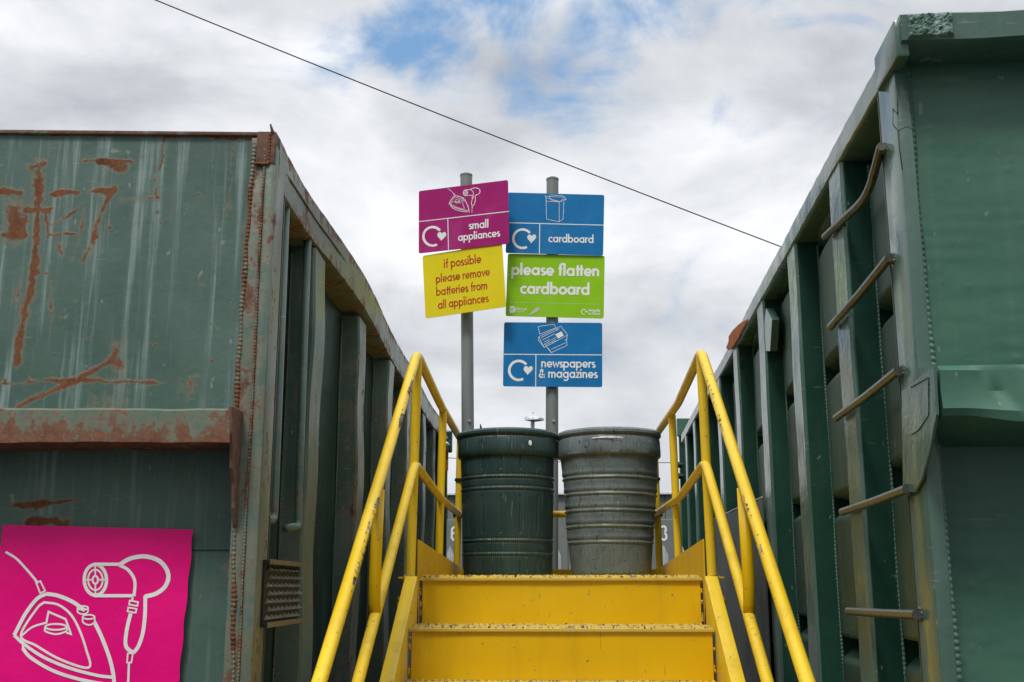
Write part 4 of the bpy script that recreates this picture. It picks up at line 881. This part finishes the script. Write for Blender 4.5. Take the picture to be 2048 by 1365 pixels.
# ================================================================ BACKGROUND
# overhead cable
A0, A1 = hY(-900,-560,9.0), hY(2600,760,16.0)
w0, wm, w1 = hY(310,0,11.5), hY(940,247+6,12.5), hY(1570,497,13.5)
def wirept(t):  # quadratic through three points, t: 0..1 on the visible span
    return w0*(2*(t-.5)*(t-1))+wm*(-4*t*(t-1))+w1*(2*t*(t-.5))
b = B(); b.tube([wirept(t) for t in np.linspace(-.9, 1.5, 80)], .0075, 8); o = b.link('overhead_cable', M['wire'], None, loc=tuple(wm), smooth=True)
tag(o, 'thin black overhead cable sloping down across the cloudy sky', 'cable')
# shed
shy = 15.0
SH = thing('shed', 'low grey clad shed with pale roof edge and bay numbers behind the steps', 'shed', (0, shy, 0))
pr = hY(1330,990,shy); zr = float(pr[2])
b = B(); x = -7.0
while x < 7: b.box((x, shy, 0), (x+.30, shy+.04, zr), .004); b.box((x+.306, shy+.012, 0), (x+.394, shy+.04, zr), 0); x += .4
b.box((-7,shy+.045,0), (7.1,shy+6,zr-.03), 0); b.link('wall', M['shed'], SH)
b = B(); b.box((-7.1,shy-.06,zr+.002), (7.2,shy+6.1,zr+.035), .004); b.link('roof', M['roofw'], SH)
for px in (1332, 906):
    c = hY(px,1060,shy-.06); b = B(); b.box((c[0]-.34,shy-.045,1.2), (c[0]+.30,shy-.003,zr-.32), .01); SHp = b.link('bay_board', M['shed'], SH)
for ch, p0, p1 in (('3', (1321,1082),(1336,1082)), ('6', (901,1082),(915,1082))):
    pn = Panel((p0[0],1055),(p1[0],1055),(p0[0],1085),(p1[0],1085), shy-.05, shy-.05); b = B(); a_ = np.array(pn.loc(*p0)); bb = np.array(pn.loc(*p1)); e = (bb-a_)/.9; L_ = np.linalg.norm(e); pn.k = 0
    for g_ in GL[ch][0]: pn.stroke(b, [a_+e*x_+np.array([-e[1], e[0]])*y_*1.3 for x_, y_ in g_], .26*L_)
    b.link('bay_number', M['white'], SH)
# second cable runs over the shed
for py, nm in ((926,'upper'),):
    p = hY(1330,py,14); b = B(); b.tube([V(p[0]+k, 14, p[2]+.01*k*k) for k in np.linspace(-4,4,20)], .005, 6); o = b.link('overhead_cable', M['wire'], None, loc=tuple(p)); tag(o, 'faint thin cable low over the grey shed roof beside the right handrail', 'cable')
# palisade fence
fy = 9.9; FE = thing('palisade_fence', 'galvanised palisade fence with pointed pales behind the platform', 'fence', (0, fy, 0))
ztop = float(hY(1328,1090,fy)[2]); xc = float(hY(1328,1110,fy)[0])
for k in range(-13, 12):
    x = xc+k*.155
    v = []; b = B()
    poly = [(x-.036,fy,.05),(x+.036,fy,.05),(x+.036,fy,ztop-.09),(x,fy,ztop),(x-.036,fy,ztop-.09)]
    b.prism([V(*q) for q in poly], V(0,.004,0), .0005); b.box((x-.006,fy-.006,.06), (x+.006,fy-.0005,ztop-.1), .001); b.link('pale', M['pale'], FE)
b = B(); b.box((xc-2.1,fy+.006,.35), (xc+1.8,fy+.05,.40), .002); b.box((xc-2.1,fy+.006,1.55), (xc+1.8,fy+.05,1.60), .002); b.link('fence_rail', M['pale'], FE)
# another green skip beyond
p = hY(1357,839,10.2); zt = float(p[2]); GS = thing('skip', 'far green skip, only its upper corner showing behind the right handrail', 'skip', (p[0]+.6, 10.3, 0))
b = B(); b.box((p[0], 10.2, 0.1), (p[0]+2.2, 10.26, zt-.1), .004); b.hexa([(p[0]+.01,10.262,.1),(p[0]+.07,10.262,.1),(p[0]+.8,14,.1),(p[0]+.74,14,.1),(p[0]+.01,10.262,zt-.1),(p[0]+.07,10.262,zt-.1),(p[0]+.8,14,zt-.1),(p[0]+.74,14,zt-.1)]); b.hexa([(p[0]+2.13,10.262,.1),(p[0]+2.19,10.262,.1),(p[0]+2.9,14,.1),(p[0]+2.84,14,.1),(p[0]+2.13,10.262,zt-.1),(p[0]+2.19,10.262,zt-.1),(p[0]+2.9,14,zt-.1),(p[0]+2.84,14,zt-.1)]); b.link('tub', M['green_dark'], GS)
b = B(); b.box((p[0]-.02, 10.14, zt-.16), (p[0]+2.2, 10.199, zt), .004); b.link('top_rail', M['green'], GS)
b = B()
for zz_ in (.40, .50):
    b = B()
    b.box((p[0]-.05,10.12,zt-zz_-.05), (p[0]+.01,10.16,zt-zz_), .004); b.tube([(p[0]-.05,10.11,zt-zz_-.025),(p[0]+.02,10.11,zt-zz_-.025)], .016, 10)
    b.link('hinge', M['green_dark'], GS)
# green mast with orange chevron plate left of the barrel
mp = hY(904,900,8.2); mx = float(mp[0]); LM = thing('barrier_post', 'dark green post with orange chevron plate between left handrail and dark barrel', 'post', (mx-.05, 8.2, 0))
b = B(); b.box((mx-.075,8.2,0), (mx-.035,8.25,hY(900,1000,8.2)[2]+.3), .004); b.box((mx-.18,8.22,0), (mx-.10,8.28,2.7), .004); b.tube([(mx-.15,8.19,.3),(mx-.15,8.19,2.62)], .012, 10)
zt_ = float(hY(900,862,8.2)[2]); b.box((mx-.09,8.18,zt_-.16), (mx-.0,8.24,zt_), .01); b.link('mast', M['green_dark'], LM)
z0_, z1_ = float(hY(900,942,8.15)[2]), float(hY(900,895,8.15)[2])
b = B(); b.prism([V(mx-.10,8.15,z0_), V(mx-.022,8.15,z0_), V(mx-.022,8.15,z1_), V(mx-.062,8.15,z1_), V(mx-.062,8.15,z0_+.06)], V(0,.012,0), .001); b.link('chevron_plate', M['orange'], LM)
b = B()
for k in range(4):
    z_ = z1_-.02-k*.018
    b.prism([V(mx-.060,8.1475,z_), V(mx-.042,8.1475,z_-.012), V(mx-.024,8.1475,z_), V(mx-.024,8.1475,z_-.007), V(mx-.042,8.1475,z_-.019), V(mx-.060,8.1475,z_-.007)], V(0,.002,0), 0)
b.link('chevron', M['black'], LM)
b = B(); q = hY(895,868,8.1)
for dz in (0,.05,.10): b.tube([(q[0]-.05+dz*.3,8.1,q[2]+.04-dz),(q[0]-.02+dz*.3,8.1,q[2]+.01-dz)], .016, 10)
b.link('shackle', M['metal'], LM, smooth='auto')
# small lamp head above the barrels
q = hY(1066,842,9.0); LX, LZ = float(q[0]), float(q[2])
LP = thing('floodlight', 'small pale domed lamp head on a thin pole, peeping over the dark barrel', 'lamp', (LX, 9.0, 0))
b = B(); b.tube([(LX-.003,9,0),(LX-.003,9,LZ-.001)], .017, 14); b.link('pole', M['metal'], LP, smooth='auto')
b = B(); v = []; n, m_ = 14, 10
ax = V(.80,-.6,0); ay = V(.6,.8,0)
for i in range(n+1):
    u = i/n
    for j in range(m_+1):
        a_ = math.pi*j/m_; r_ = .062*(1-.55*u**2)**.5; v.append(V(LX,9,LZ)+ax*(-.04+.125*u)*1.0+ay*r_*math.cos(a_)+V(0,0,1)*r_*math.sin(a_)*(1-.55*u))
f = [(i*(m_+1)+j, i*(m_+1)+j+1, (i+1)*(m_+1)+j+1, (i+1)*(m_+1)+j) for i in range(n) for j in range(m_)]+[tuple(range(m_+1)), tuple(n*(m_+1)+j for j in range(m_+1))]+[tuple([i*(m_+1) for i in range(n+1)]+[i*(m_+1)+m_ for i in range(n, -1, -1)])]
b.add(v, f); b.tube([(LX,9,LZ+.055),(LX,9,LZ+.072)], .004, 8); b.link('lamp_head', M['pale'], LP, smooth='auto')
c_ = V(LX,9,LZ+.024)-ax*.044; b = B(); b.tube([c_, c_-ax*.004], .010, 12); b.link('lens', M['black'], LP)
print('scene built', len(bpy.data.objects))
